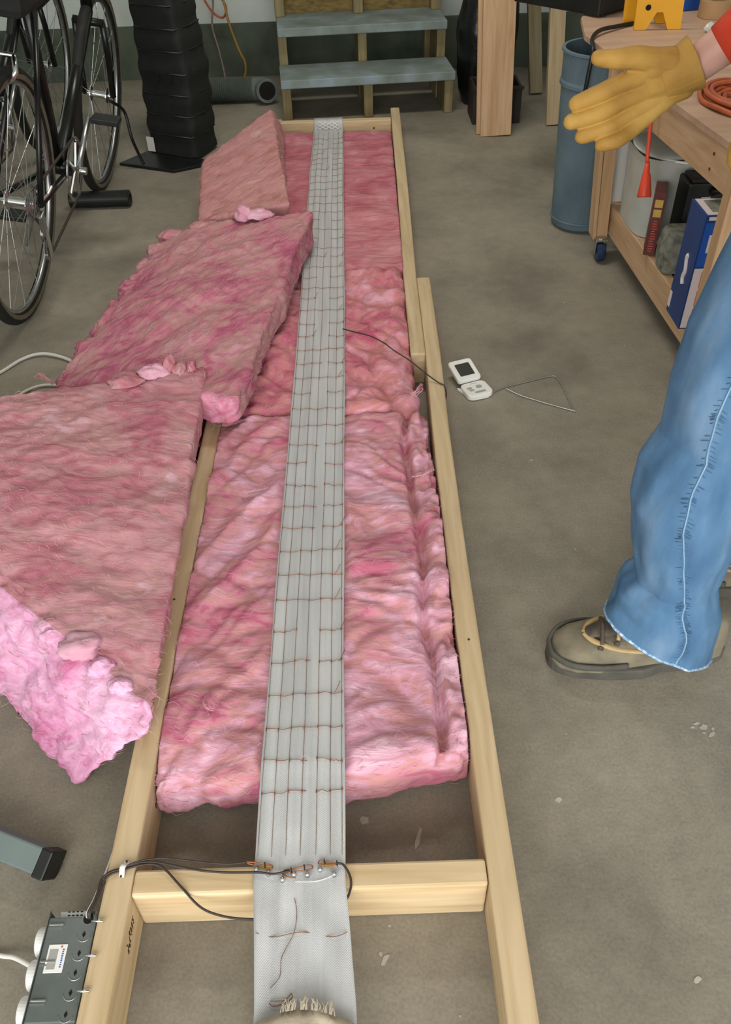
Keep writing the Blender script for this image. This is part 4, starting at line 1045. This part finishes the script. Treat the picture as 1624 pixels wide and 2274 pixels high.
MB().box((1.10, 2.60, 0.1145), (0.56, 0.036, 0.089)).build('shelf_lip', m_pine_x, be, bevel=0.002)
MB().box((1.40, 2.12, 0.1145), (0.038, 1.02, 0.089)).build('shelf_lip', m_pine_by, be, bevel=0.002)
MB().box((1.12, 1.63, 0.1145), (0.50, 0.036, 0.089)).build('shelf_lip', m_pine_x, be, bevel=0.002)
MB().box((1.112, 2.115, 0.1525), (0.535, 0.93, 0.013)).build('lower_shelf', m_ply, be)
def leanleg(x0, x1, w, y, t, z0, z1, nm):
    vs = [(x + sx * w / 2, y + sy * t / 2, z) for (x, z) in ((x0, z0), (x1, z1)) for sy in (-1, 1) for sx in (-1, 1)]
    MB().add(vs, [(0, 2, 3, 1), (4, 5, 7, 6), (0, 1, 5, 4), (2, 6, 7, 3), (0, 4, 6, 2), (1, 3, 7, 5)]).build(nm, m_pine_z, be, bevel=0.002)
leanleg(0.779, 0.747, 0.036, 2.552, 0.040, 0.06, 0.5615, 'leg')
leanleg(0.7545, 0.7245, 0.011, 2.556, 0.060, 0.06, 0.48, 'leg_cheek')
MB().box((0.7980, 1.712, 0.311), (0.050, 0.040, 0.502)).build('leg', m_pine_z, be, bevel=0.002)
for y in (2.60, 1.60): MB().box((1.40, y, 0.311), (0.050, 0.036, 0.502)).build('leg', m_pine_z, be, bevel=0.002)
for (x, y) in ((0.772, 2.515), (0.81, 1.745), (1.36, 2.50), (1.36, 1.70)):
    w = MB().lathe([(0.0001, -0.013), (0.024, -0.013), (0.028, -0.009), (0.029, 0.0), (0.028, 0.009), (0.024, 0.013), (0.0001, 0.013)], (x, y - 0.012, 0.0295), 'X', 24)
    cw_ = w.build('caster_wheel', m_caster, be, smooth=False)
    mb = MB()
    for s in (-1, 1): mb.box((x + s * 0.017, y - 0.006, 0.045), (0.003, 0.024, 0.045))
    mb.box((x, y, 0.0655), (0.037, 0.034, 0.005)); mb.cyl((x, y, 0.066), (x, y, 0.0705), 0.012)
    mb.build('caster_fork', m_alu, be, bevel=0.001)
for (x, y, z) in [(0.7900, 2.12, 0.505), (0.8055, 1.90, 0.50), (0.8052, 1.895, 0.535)]:
    MB().cyl((x + 0.001, y, z), (x - 0.0035, y, z), 0.0035, seg=10).build('screw_hole', m_ink, be)

# goods on the lower shelf
ZS = 0.1595
bx = thing('blue_carton', 'tall blue and white carton with red product pictures, nearest on the shelf', 'box', (0.88, 1.85, ZS))
BXL, BYF, BH = 0.774, 1.786, 0.280
MB().box((BXL + 0.0875, BYF + 0.05, ZS + BH / 2), (0.175, 0.10, BH)).build('carton', m_blue, bx, bevel=0.001)
def bface(x, z, w, h, nm, mat, lift=0.0006): MB().box((BXL + x, BYF - lift, ZS + z), (w, 0.0008, h)).build(nm, mat, bx)
bface(0.0885, 0.080, 0.170, 0.152, 'white_panel', m_whitecard)
bface(0.0885, 0.212, 0.170, 0.104, 'blue_panel', m_blue2)
bface(0.090, 0.2735, 0.164, 0.008, 'white_edge', m_whitecard)
bface(0.030, 0.215, 0.024, 0.042, 'label', m_whitecard, 0.0014)
for i in range(3):
    z = 0.034 + i * 0.047
    bface(0.040, z, 0.036, 0.039, 'picture', m_red, 0.0014)
    bface(0.036, z + 0.006, 0.014, 0.014, 'picture_label', m_whitecard, 0.0020)
    bface(0.036, z + 0.016, 0.011, 0.004, 'picture_cap', m_gold, 0.0020)
MB().box((BXL + 0.0875, BYF + 0.05, ZS + BH + 0.0006), (0.165, 0.090, 0.001)).build('lid_border', m_whitecard, bx)
MB().box((BXL + 0.0925, BYF + 0.05, ZS + BH + 0.0014), (0.145, 0.066, 0.001)).build('lid_picture', m_stone, bx)
mb = MB(); mb.tube(smoothpath([(BXL, 1.823, ZS + 0.100), (BXL, 1.830, ZS + 0.115), (BXL, 1.824, ZS + 0.135), (BXL, 1.832, ZS + 0.160), (BXL, 1.828, ZS + 0.170)], 5), [0.006] * 21, 8); mb.build('side_logo', m_whitecard, bx, smooth=True)
MB().box((BXL - 0.0006, 1.876, ZS + 0.035), (0.001, 0.014, 0.040)).build('side_label', m_whitecard, bx)
mrn = thing('maroon_carton', 'slim maroon carton with yellow pictures standing on the lower shelf beside the orange plug', 'box', (0.83, 2.21, ZS))
Rm = rotm(0, 0, -0.32); mo = Vector((0.813, 2.19, ZS)); mx, my = Rm @ Vector((1, 0, 0)), Rm @ Vector((0, 1, 0))
MB().box(mo + my * 0.042 + Vector((0, 0, 0.088)), (0.030, 0.084, 0.174), Rm).build('carton', m_maroon, mrn, bevel=0.001)
for i in range(2): MB().box(mo - my * 0.0006 + Vector((0, 0, 0.146 - i * 0.026)), (0.021, 0.001, 0.021), Rm).build('picture', m_gold, mrn)
mb = MB()
for i in range(13): mb.box(mo - my * 0.0006 + mx * random.uniform(-.001, .001) + Vector((0, 0, 0.014 + i * 0.007)), (random.uniform(0.008, 0.014), 0.001, 0.003), Rm)
mb.build('print_line', m_red, mrn); tag(mrn.children[-1], kind='stuff')
tb = thing('plastic_tub', 'cloudy clear plastic tub on the lower shelf under the bench top', 'tub', (0.97, 2.42, ZS))
rws = []
def se(q, a, b, n=0.45): return (a * math.copysign(abs(math.cos(q)) ** n, math.cos(q)), b * math.copysign(abs(math.sin(q)) ** n, math.sin(q)))
for i in range(14):
    t = i / 13; row = []
    for k in range(49):
        q = 2 * PI * (k % 48) / 48
        f = 1.0 + 0.06 * t if t < 0.93 else 1.10
        x, y = se(q, 0.150 * f, 0.125 * f); row.append((0.955 + x + 0.002 * nz(x * 20, y * 20, t * 5), 2.415 + y, ZS + 0.002 + 0.222 * t))
    rws.append(row)
mb = MB().sheet(rws); mb.add(rws[0][:-1], [tuple(range(48))]); mb.build('tub_wall', m_clear, tb, smooth=True)
mb = MB(); rws = []
for i in range(8):
    f = math.cos(i / 7 * PI / 2); row = []
    for k in range(33):
        q = 2 * PI * (k % 32) / 32; x, y = se(q, 0.157 * max(f, 0.02), 0.131 * max(f, 0.02)); row.append((0.955 + x, 2.415 + y, ZS + 0.226 + 0.016 * math.sin(i / 7 * PI / 2)))
    rws.append(row)
mb.sheet(rws); mb.build('lid', m_clear, tb, smooth=True)
MB().box((0.955, 2.415, ZS + 0.085), (0.24, 0.20, 0.15)).build('contents', m_tubfill, tb, bevel=0.02)
MB().torus((0.955, 2.415, ZS + 0.222), 0.158, 0.004, 'Z', 40, 6).build('lid_rim', m_white_pl, tb, smooth=True)
bd = thing('ring_binder', 'white and blue binder standing upright at the far end of the lower shelf', 'binder', (0.86, 2.585, ZS))
MB().box((0.875, 2.578, ZS + 0.110), (0.150, 0.004, 0.220)).build('cover', m_white, bd)
MB().box((0.875, 2.597, ZS + 0.110), (0.150, 0.004, 0.220)).build('cover', m_blue, bd)
MB().box((0.8005, 2.5875, ZS + 0.110), (0.004, 0.023, 0.220)).build('spine', m_white, bd)
MB().box((0.877, 2.5875, ZS + 0.106), (0.140, 0.014, 0.205)).build('pages', m_whitecard, bd)
gs = MB(); rws = []
for i in range(14):
    t = i / 13; row = []
    s_ = (math.sin(PI * (0.2 + 0.72 * t))) ** 0.14
    for k in range(33):
        q = 2 * PI * (k % 32) / 32; x, y = se(q, 0.052 * s_, 0.042 * s_, 0.25)
        f = 1 + 0.08 * nz(x * 30, y * 30, t * 5)
        row.append((0.866 + x * f, 2.112 + y * f, ZS + 0.001 + 0.108 * t))
    rws.append(row)
gs.sheet(rws); gs.add(rws[0][:-1], [tuple(range(32))]); gs.add(rws[-1][:-1], [tuple(range(32))])
tag(gs.build('fleece_roll', m_stone, None, smooth=True), 'speckled grey fleece bundle between the maroon carton and the blue carton', 'bundle')
tbx = thing('tool_case', 'black plastic tool case with a latch, on the lower shelf behind the blue carton', 'tool case', (1.0, 2.23, ZS))
MB().box((1.03, 2.225, ZS + 0.100), (0.30, 0.085, 0.198)).build('case_body', m_black_plastic, tbx, bevel=0.006)
MB().box((1.03, 2.225, ZS + 0.202), (0.28, 0.070, 0.012)).build('lid_ridge', m_black_plastic, tbx, bevel=0.003)
MB().tube(smoothpath([(0.95, 2.19, ZS + 0.17), (0.95, 2.165, ZS + 0.185), (1.03, 2.160, ZS + 0.19), (1.11, 2.165, ZS + 0.185), (1.11, 2.19, ZS + 0.17)], 5), 0.008, 8).build('handle', m_black_plastic, tbx, smooth=True)
MB().box((0.93, 2.180, ZS + 0.15), (0.025, 0.006, 0.03)).build('latch', m_alu, tbx, bevel=0.001)

# goods on the bench top
ZB = 0.5785
kc = thing('tool_chest', 'black case overhanging the far corner of the bench top', 'case', (0.77, 3.2, ZB))
P0, P1, P2, P3 = (0.795, 3.005), (0.565, 3.275), (0.715, 3.40), (0.945, 3.130)
MB().prism([P0, P3, P2, P1], 0.18, (0, 0, ZB + 0.004)).build('case_body', m_black_plastic, kc, bevel=0.006)
MB().prism([P0, P3, P2, P1], 0.008, (0, 0, ZB + 0.192)).build('lid', m_black_plastic, kc, bevel=0.003)
for p in (P0, P3): MB().cyl((p[0] + (0.02 if p == P0 else -.03), p[1] + 0.03, ZB), (p[0] + (0.02 if p == P0 else -.03), p[1] + 0.03, ZB + 0.006), 0.01, seg=10).build('foot', m_rubber, kc)
ys_ = thing('yellow_stand', 'yellow plastic stand with splayed feet and a round hole, on the bench top', 'stand', (0.93, 2.86, ZB))
pol = [(-0.066, 0), (-0.030, 0), (-0.006, 0.046), (0.012, 0.046), (0.034, 0), (0.074, 0), (0.068, 0.085), (0.060, 0.15), (0.028, 0.15), (0.024, 0.098), (-0.012, 0.098), (-0.016, 0.15), (-0.062, 0.15), (-0.070, 0.085)]
Ry = rotm(0, 0, -0.06)
def plate(c, par):
    mb = MB().prism(pol, 0.012, c, Ry @ Vector((1, 0, 0)), Vector((0, 0, 1)), Ry @ Vector((0, -1, 0)))
    return mb.build('side_plate', m_yellow_pl, par, bevel=0.001)
plate((0.930, 2.846, ZB), ys_); plate((0.918, 2.93, ZB), ys_)
MB().box((0.922, 2.888, ZB + 0.09), (0.03, 0.075, 0.012)).build('bridge', m_yellow_pl, ys_, bevel=0.002)
MB().lathe([(0.0001, 0), (0.008, 0), (0.008, 0.0012), (0.0001, 0.0012)], (0.895, 2.8328, ZB + 0.060), 'Y', 16).build('bolt_hole', m_hole, ys_)
hz = thing('hose_coil', 'coil of orange-brown hose on the bench top beside the gloved hand', 'hose', (0.91, 2.12, ZB))
pts = []
for k in range(190):
    q = k / 36 * 2 * PI; rr = 0.030 + 0.0135 * (k / 36)
    pts.append((0.925 + rr * math.cos(q) * 1.0, 2.105 + rr * math.sin(q) * 1.45, ZB + 0.0075 + 0.002 * math.sin(k)))
MB().tube(pts, 0.0062, 8).build('coil', m_hose, hz, smooth=True)
pts = [(0.925 + (0.062 + 0.012 * k / 36) * math.cos(k / 36 * 2 * PI), 2.105 + (0.062 + 0.012 * k / 36) * 1.45 * math.sin(k / 36 * 2 * PI), ZB + 0.020) for k in range(80)]
MB().tube(pts, 0.0062, 8).build('coil', m_hose, hz, smooth=True)
oc = thing('orange_extension_cord', 'bright orange extension cord hanging over the bench edge, socket down', 'cord', (0.77, 2.2, 0.45))
MB().tube(smoothpath([(0.90, 2.36, ZB + 0.006), (0.80, 2.28, ZB + 0.007), (0.762, 2.235, ZB + 0.004), (0.756, 2.222, 0.540), (0.758, 2.208, 0.47), (0.760, 2.195, 0.415)], 8), 0.0052, 8).build('cord', m_orange, oc, smooth=True)
MB().tube([(0.762, 2.195, 0.415), (0.762, 2.190, 0.390), (0.762, 2.186, 0.384), (0.762, 2.172, 0.337), (0.762, 2.170, 0.332)], [0.0055, 0.0085, 0.011, 0.0185, 0.0175], 16).build('socket', m_orange, oc, smooth=True)
bcord = MB().tube(smoothpath([(0.875, 2.90, ZB + 0.006), (0.82, 2.86, ZB + 0.008), (0.752, 2.80, ZB + 0.012), (0.715, 2.74, 0.582), (0.705, 2.676, 0.565), (0.698, 2.664, 0.50), (0.695, 2.664, 0.43), (0.70, 2.66, 0.34)], 8), 0.0062, 8).build('power_lead', m_black_plastic, None, smooth=True)
tag(bcord, 'black power lead from the yellow stand draped over the blue-grey drum', 'cord')
tp = MB().lathe([(0.028, 0), (0.052, 0), (0.052, 0.048), (0.028, 0.048), (0.028, 0)], (1.155, 2.98, ZB), 'Z', 28)
tag(tp.build('tape_roll', m_cardbox, None, bevel=0.001), 'roll of brown tape on the bench top behind the red sleeve', 'tape')
pb = MB(); rws = []
for i in range(16):
    rws.append([(1.06 + i * 0.010 + 0.004 * nz(i, j, 1), 2.68 + j * 0.009, ZB + 0.006 + 0.022 * abs(fr(i * 0.25, j * 0.25, 3, 1, 2, 3))) for j in range(14)])
pb.sheet(rws); tag(pb.build('plastic_wrapper', m_clear, None, smooth=True), 'crumpled clear plastic wrapper on the bench top above the bare wrist', 'wrapper')
bb_ = MB().box((1.10, 3.10, ZB + 0.04), (0.07, 0.06, 0.08), rotm(0, 0, 0.2))
tag(bb_.build('blue_box', m_blue2, None, bevel=0.002), 'small blue box on the bench top behind the yellow stand', 'box')

# ------------------------------------------------------------------ person
pe = thing('person', 'person in blue jeans, red shirt and yellow gloves, one hand held out', 'person', (0.60, 1.02, 0))
def chain(mb, pts, rad, seg=14): mb.tube(pts, rad, seg, round_ends=True)
V = Vector
hipL, hipR = V((0.625, 0.985, 0.90)), V((0.665, 1.135, 0.90))
knL, knR = V((0.515, 0.952, 0.47)), V((0.690, 1.13, 0.48))
anL, anR = V((0.530, 0.935, 0.085)), V((0.755, 1.105, 0.085))
pel, wai, che = V((0.645, 1.06, 0.93)), V((0.665, 1.065, 1.10)), V((0.675, 1.07, 1.27))
shL, shR = V((0.680, 0.895, 1.37)), V((0.715, 1.245, 1.36))
elL, elR = V((0.800, 0.90, 1.09)), V((0.835, 1.385, 1.085))
wrL, wrR = V((0.600, 1.045, 0.925)), V((0.553, 1.458, 0.828))
nek, hea = V((0.655, 1.07, 1.46)), V((0.625, 1.07, 1.60))
body = MB()
chain(body, [pel, wai, che, V((0.675, 1.07, 1.36)), nek], [0.135, 0.125, 0.14, 0.11, 0.055])
chain(body, [che + V((0, 0, 0.06)), shL], [0.10, 0.062]); chain(body, [che + V((0, 0, 0.06)), shR], [0.10, 0.062])
for s_, e_, w_ in ((shL, elL, wrL), (shR, elR, wrR)):
    chain(body, [s_, s_.lerp(e_, 0.5), e_, e_.lerp(w_, 0.35), w_], [0.056, 0.050, 0.042, 0.042, 0.030])
for h_, k_, a_ in ((hipL, knL, anL), (hipR, knR, anR)):
    chain(body, [h_, h_.lerp(k_, 0.5), k_, k_.lerp(a_, 0.35), a_], [0.088, 0.074, 0.055, 0.056, 0.038])
chain(body, [nek, hea + V((0.01, 0, -0.02)), hea + V((0.01, 0, 0.07))], [0.055, 0.082, 0.082])
chain(body, [hea + V((-0.03, 0, -0.06)), hea + V((-0.055, 0, -0.075))], [0.05, 0.035])
chain(body, [hea + V((-0.085, 0, 0.03)), hea + V((-0.105, 0, -0.005))], [0.012, 0.016], 8)
for s in (-1, 1): chain(body, [hea + V((0.01, s * 0.085, 0.02)), hea + V((0.01, s * 0.088, -0.015))], [0.016, 0.013], 8)
bo_ = body.build('body', m_skin, pe, smooth=True); add_remesh(bo_, 0.008, 6)
hr = MB(); chain(hr, [hea + V((0.04, 0, 0.0)), hea + V((0.03, 0, 0.08)), hea + V((-0.02, 0, 0.10))], [0.078, 0.082, 0.070])
add_remesh(hr.build('hair', m_hair, pe, smooth=True), 0.008, 4)
for s in (-1, 1):
    MB().tube([hea + V((-0.080, s * 0.032, 0.030)), hea + V((-0.079, s * 0.032, 0.026))], [0.010, 0.010], 10, round_ends=True).build('eye', m_eye, pe, smooth=True)
MB().tube([hea + V((-0.089, -0.022, -0.052)), hea + V((-0.092, 0, -0.054)), hea + V((-0.089, 0.022, -0.052))], 0.005, 8, round_ends=True).build('mouth', m_red, pe, smooth=True)
# shirt
sh = MB()
chain(sh, [pel + V((0, 0, 0.03)), wai, che, V((0.675, 1.07, 1.37))], [0.155, 0.148, 0.158, 0.115])
chain(sh, [che + V((0, 0, 0.06)), shL], [0.115, 0.078]); chain(sh, [che + V((0, 0, 0.06)), shR], [0.115, 0.078])
chain(sh, [shL, shL.lerp(elL, 0.5), elL, elL.lerp(wrL, 0.5)], [0.074, 0.066, 0.058, 0.050])
sh_o = sh.build('shirt', m_shirt, pe, smooth=True); add_remesh(sh_o, 0.009, 5)
cufR = wrR + V((0.036, -0.006, 0.024))
slv = MB(); slv.tube([shR, shR.lerp(elR, 0.5), elR, elR.lerp(wrR, 0.5), elR.lerp(cufR, 0.93), cufR], [0.074, 0.066, 0.058, 0.050, 0.042, 0.038], 24)
slv.build('sleeve', m_shirt, pe, smooth=True)
# jeans
def loft(rings, seg=48, wr=0.004, seed=0.0):
    """rings: (z, cx, rx, cy, ry, tilt dz per x)"""
    rws = []
    n = len(rings)
    for i in range(n - 1):
        for k in range(7):
            t = k / 7; A = [a + (b - a) * (t * t * (3 - 2 * t)) for a, b in zip(rings[i], rings[i + 1])]
            rws.append(A)
    rws.append(list(rings[-1]))
    out = []
    for A in rws:
        z, cx, rx, cy, ry, tz = A; row = []
        for k in range(seg + 1):
            q = 2 * PI * (k % seg) / seg
            x = cx + rx * math.cos(q); y = cy + ry * math.sin(q)
            w = wr * fr(math.cos(q) * 2.2 + seed, z * 9 + math.sin(q) * 1.5, math.sin(q) * 2.2, 1, 2, 3) + wr * 0.6 * nz(math.cos(q) * 3, z * 30, math.sin(q) * 3 + seed) * (1 if z < 0.3 else 0.25)
            row.append((x + w * math.cos(q), y + w * math.sin(q), max(0.004, z + tz * (x - cx) + 0.35 * tz * (y - cy))))
        out.append(row)
    return out
ringsL = [(0.99, 0.655, 0.118, 1.055, 0.098, 0), (0.90, 0.640, 0.122, 1.00, 0.10, 0), (0.76, 0.570, 0.103, 0.965, 0.098, 0), (0.64, 0.532, 0.095, 0.957, 0.092, 0), (0.555, 0.517, 0.088, 0.953, 0.088, 0),
          (0.475, 0.517, 0.083, 0.952, 0.083, 0), (0.42, 0.502, 0.087, 0.952, 0.085, 0), (0.35, 0.495, 0.084, 0.95, 0.084, 0), (0.255, 0.502, 0.073, 0.945, 0.076, 0),
          (0.195, 0.506, 0.064, 0.94, 0.071, -0.05), (0.172, 0.503, 0.078, 0.938, 0.076, -0.15), (0.145, 0.506, 0.088, 0.936, 0.080, -0.25), (0.105, 0.508, 0.092, 0.933, 0.080, -0.40), (0.056, 0.502, 0.098, 0.930, 0.080, -0.54)]
ringsR = [(0.99, 0.650, 0.118, 1.06, 0.100, 0), (0.90, 0.665, 0.122, 1.12, 0.10, 0), (0.72, 0.685, 0.100, 1.13, 0.095, 0), (0.48, 0.695, 0.082, 1.13, 0.084, 0), (0.33, 0.715, 0.080, 1.12, 0.082, 0),
          (0.16, 0.742, 0.082, 1.105, 0.080, -0.1), (0.050, 0.750, 0.092, 1.10, 0.086, -0.35)]
LL = loft(ringsL, wr=0.006); LR = loft(ringsR, wr=0.006, seed=4)
jm = MB().sheet(LL); jm.sheet(LR)
jo = jm.build('jeans', m_denim, pe, smooth=True, fix=False)
sb = jo.modifiers.new('sub', 'SUBSURF'); sb.levels = 1; sb.render_levels = 1
sm = jo.modifiers.new('solid', 'SOLIDIFY'); sm.thickness = 0.003
for rows_, nm in ((LL, 0), (LR, 1)):
    rim = [V(p) + V((0, 0, 0.003)) for p in rows_[-1][:-1]]
    MB().tube(rim, 0.0055, 6, closed=True, flat=0.6).build('frayed_hem', m_fray, pe, smooth=True)
    def seam_pt(r):
        z = r[0][2]
        kf = 36.3 - 5.2 * min(1, max(0, (z - 0.10) / 0.40)) if nm == 0 else 35.0
        i = int(kf); t = kf - i
        p = V(r[i]).lerp(V(r[i + 1]), t); tg = (V(r[i + 1]) - V(r[i])).normalized()
        return p, tg, V((tg.y, -tg.x, 0)) if V((tg.y, -tg.x, 0)).y < 0 else V((-tg.y, tg.x, 0))
    sp2 = [seam_pt(r)[0] + seam_pt(r)[2] * 0.0035 for r in rows_[5:-1]]
    MB().tube(smoothpath(sp2, 2), 0.0013, 6, flat=0.8).build('side_seam', m_seam, pe, smooth=True)
    mb = MB()
    for i in range(5, len(rows_) - 2):
        a_, b_ = seam_pt(rows_[i]), seam_pt(rows_[i + 1])
        for t in (0.0, 0.5):
            c = a_[0].lerp(b_[0], t); tg = a_[1]; nn = a_[2]
            for s_ in (-1, 1):
                l_ = random.uniform(0.006, 0.013)
                if random.random() < 0.75: mb.tube([c + tg * s_ * 0.003 + nn * 0.0034, c + tg * s_ * l_ * 0.7 + nn * 0.0034 + V((0, 0, -0.0015)), c + tg * s_ * l_ + nn * 0.0022 + V((0, 0, -0.003))], 0.0009, 5, flat=0.6)
    tag(mb.build('seam_puckers', m_denim_dark, pe), kind='stuff')
# boots
def boot(c, yaw, nm):
    R_ = rotm(0, 0, yaw)
    def T(x, y, z): return V(c) + R_ @ V((x, y, z))
    # local: toe towards -x, 0.305 long
    prof = [(-0.152, 0.020, 0.030), (-0.140, 0.036, 0.048), (-0.115, 0.047, 0.060), (-0.075, 0.051, 0.070), (-0.03, 0.047, 0.086), (0.02, 0.041, 0.110), (0.07, 0.038, 0.120), (0.115, 0.036, 0.118), (0.142, 0.026, 0.100), (0.150, 0.012, 0.08)]
    rws = []
    for (x, hw, hh) in prof:
        row = []
        for k in range(17):
            q = PI * k / 16
            row.append(T(x, -hw * math.copysign(abs(math.cos(q)) ** 0.6, math.cos(q)), 0.022 + (hh - 0.022) * abs(math.sin(q)) ** 0.7))
        rws.append(row)
    mb = MB().sheet(rws); mb.add(rws[0], [tuple(range(17))]); mb.add(rws[-1], [tuple(range(17))]); b_ = mb.build(nm, m_shoe, pe, smooth=True)
    poly = []
    for k in range(40):
        q = 2 * PI * k / 40; cx = math.cos(q)
        hw = 0.054 if cx < 0 else 0.043
        poly.append((0.158 * math.copysign(abs(cx) ** 0.8, cx), hw * math.copysign(abs(math.sin(q)) ** 0.75, math.sin(q))))
    o = MB().prism(poly, 0.026, T(0, 0, 0.001), R_ @ V((1, 0, 0)), R_ @ V((0, 1, 0)), V((0, 0, 1))).build('sole', m_sole, b_, bevel=0.004)
    # toe cap rand and tan trim
    MB().tube(smoothpath([T(-0.03, -0.050, 0.036), T(-0.08, -0.054, 0.040), T(-0.125, -0.045, 0.040), T(-0.150, -0.02, 0.038), T(-0.154, 0, 0.038), T(-0.150, 0.02, 0.038), T(-0.125, 0.045, 0.040), T(-0.08, 0.054, 0.04), T(-0.04, 0.050, 0.034)], 5), 0.0042, 8, flat=1.7).build('rand', m_sole, b_, smooth=True)
    MB().tube(smoothpath([T(-0.098, 0.0, 0.071), T(-0.085, -0.020, 0.071), T(-0.05, -0.036, 0.068), T(-0.01, -0.042, 0.066), T(0.03, -0.041, 0.060)], 5), 0.006, 8, flat=0.6).build('trim', m_shoe_tan, b_, smooth=True)
    MB().tube(smoothpath([T(-0.098, 0.0, 0.071), T(-0.085, 0.020, 0.071), T(-0.05, 0.036, 0.068), T(-0.01, 0.042, 0.066)], 5), 0.006, 8, flat=0.6).build('trim', m_shoe_tan, b_, smooth=True)
    MB().tube([T(-0.088, 0, 0.074), T(-0.06, 0, 0.083), T(-0.02, 0, 0.099), T(0.03, 0, 0.120)], [0.014, 0.020, 0.021, 0.024], 12, round_ends=True, flat=0.35).build('tongue', m_lace, b_, smooth=True)
    for i in range(4):
        x = -0.075 + i * 0.026; z = 0.083 + i * 0.010
        MB().tube(smoothpath([T(x, -0.030, z - 0.010), T(x + 0.006, 0, z + 0.007), T(x + 0.012, 0.030, z - 0.010)], 4), 0.0035, 6).build('lace', m_shoe_tan if i % 2 else m_lace, b_, smooth=True)
        MB().tube([T(x - .002, -0.033, z - 0.012), T(x - .004, -0.037, z - 0.016)], 0.0045, 8).build('eyelet', m_lace, b_)
    return b_
boot((0.470, 0.928, 0.0), 0.02, 'boot')
boot((0.705, 1.105, 0.0), -0.1, 'boot')
# gloves
def glove(par_pts, name, vox=0.0022):
    mb = MB()
    for pts, rad in par_pts: mb.tube(smoothpath(pts, 4), [rad[0] + (rad[1] - rad[0]) * i / (4 * (len(pts) - 1)) for i in range(4 * (len(pts) - 1) + 1)], 14, round_ends=True)
    o = mb.build(name, m_glove, pe, smooth=True)
    add_remesh(o, vox, 3)
    return o
Yh = 1.452
gR = glove([([(0.392, Yh - .004, 0.8455), (0.422, Yh - .006, 0.8435), (0.450, Yh - .002, 0.8435), (0.483, Yh, 0.838), (0.510, Yh, 0.836)], (0.0125, 0.023)),
            ([(0.369, Yh + .004, 0.777), (0.405, Yh - .002, 0.7935), (0.440, Yh, 0.8075), (0.500, Yh, 0.822)], (0.0134, 0.0165)),
            ([(0.363, Yh - .002, 0.7505), (0.404, Yh - .009, 0.764), (0.445, Yh - .003, 0.7825), (0.510, Yh, 0.806)], (0.0132, 0.0165)),
            ([(0.380, Yh - .014, 0.7305), (0.420, Yh - .015, 0.7425), (0.455, Yh - .006, 0.7595), (0.515, Yh, 0.794)], (0.0118, 0.0155)),
            ([(0.412, Yh - .028, 0.721), (0.440, Yh - .026, 0.7285), (0.468, Yh - .011, 0.7435), (0.520, Yh, 0.784)], (0.0118, 0.0145)),
            ([(0.485, Yh + .003, 0.802), (0.515, Yh + .003, 0.808), (0.540, Yh + .004, 0.814)], (0.024, 0.026)),
            ([(0.470, Yh, 0.770), (0.505, Yh + .002, 0.784), (0.538, Yh + .004, 0.799)], (0.015, 0.022)),
            ([(0.480, Yh - .004, 0.824), (0.508, Yh, 0.832), (0.530, Yh + .003, 0.842)], (0.016, 0.020))], 'glove', 0.0018)
cmb = MB(); cmb.tube([(0.500, Yh + .002, 0.806), (0.520, Yh + .002, 0.8165), (0.536, Yh + .002, 0.8255), (0.550, Yh + .002, 0.8335)], [0.024, 0.0285, 0.0305, 0.0335], 28, flat=1.32)
co_ = cmb.build('glove_cuff', m_glove, gR, smooth=True)
tx = bpy.data.textures.new('leather_wrinkles', 'CLOUDS'); tx.noise_scale = 0.03; tx.noise_depth = 3
for g_ in (gR, co_):
    if g_ is co_:
        sb = g_.modifiers.new('sub', 'SUBSURF'); sb.levels = 3; sb.render_levels = 3; sb.subdivision_type = 'SIMPLE'
    dm_ = g_.modifiers.new('wrinkles', 'DISPLACE'); dm_.texture = tx; dm_.strength = 0.003; dm_.mid_level = 0.5
gL = glove([([wrL, wrL.lerp(V((0.515, 1.07, 0.865)), 0.5), V((0.520, 1.07, 0.868))], (0.036, 0.040)),
            ([(0.520, 1.060, 0.866), (0.495, 1.066, 0.842), (0.490, 1.075, 0.815), (0.510, 1.085, 0.806)], (0.019, 0.0145)),
            ([(0.525, 1.085, 0.862), (0.502, 1.092, 0.835), (0.500, 1.10, 0.810), (0.520, 1.108, 0.803)], (0.019, 0.0145)),
            ([(0.535, 1.105, 0.862), (0.515, 1.112, 0.835), (0.515, 1.120, 0.812), (0.533, 1.125, 0.806)], (0.018, 0.014)),
            ([(0.545, 1.12, 0.862), (0.530, 1.128, 0.838), (0.530, 1.135, 0.818), (0.545, 1.138, 0.812)], (0.017, 0.013)),
            ([(0.530, 1.045, 0.885), (0.500, 1.040, 0.862), (0.490, 1.046, 0.838)], (0.020, 0.0145))], 'glove')
mb = MB()
for i in range(5): mb.box((0.4775 + i * 0.0035, 1.0555, 0.832 - i * 0.0042), (0.0030, 0.002, 0.0045), rotm(0, 0.8, 0))
mb.build('printed_mark', m_ink, gL)
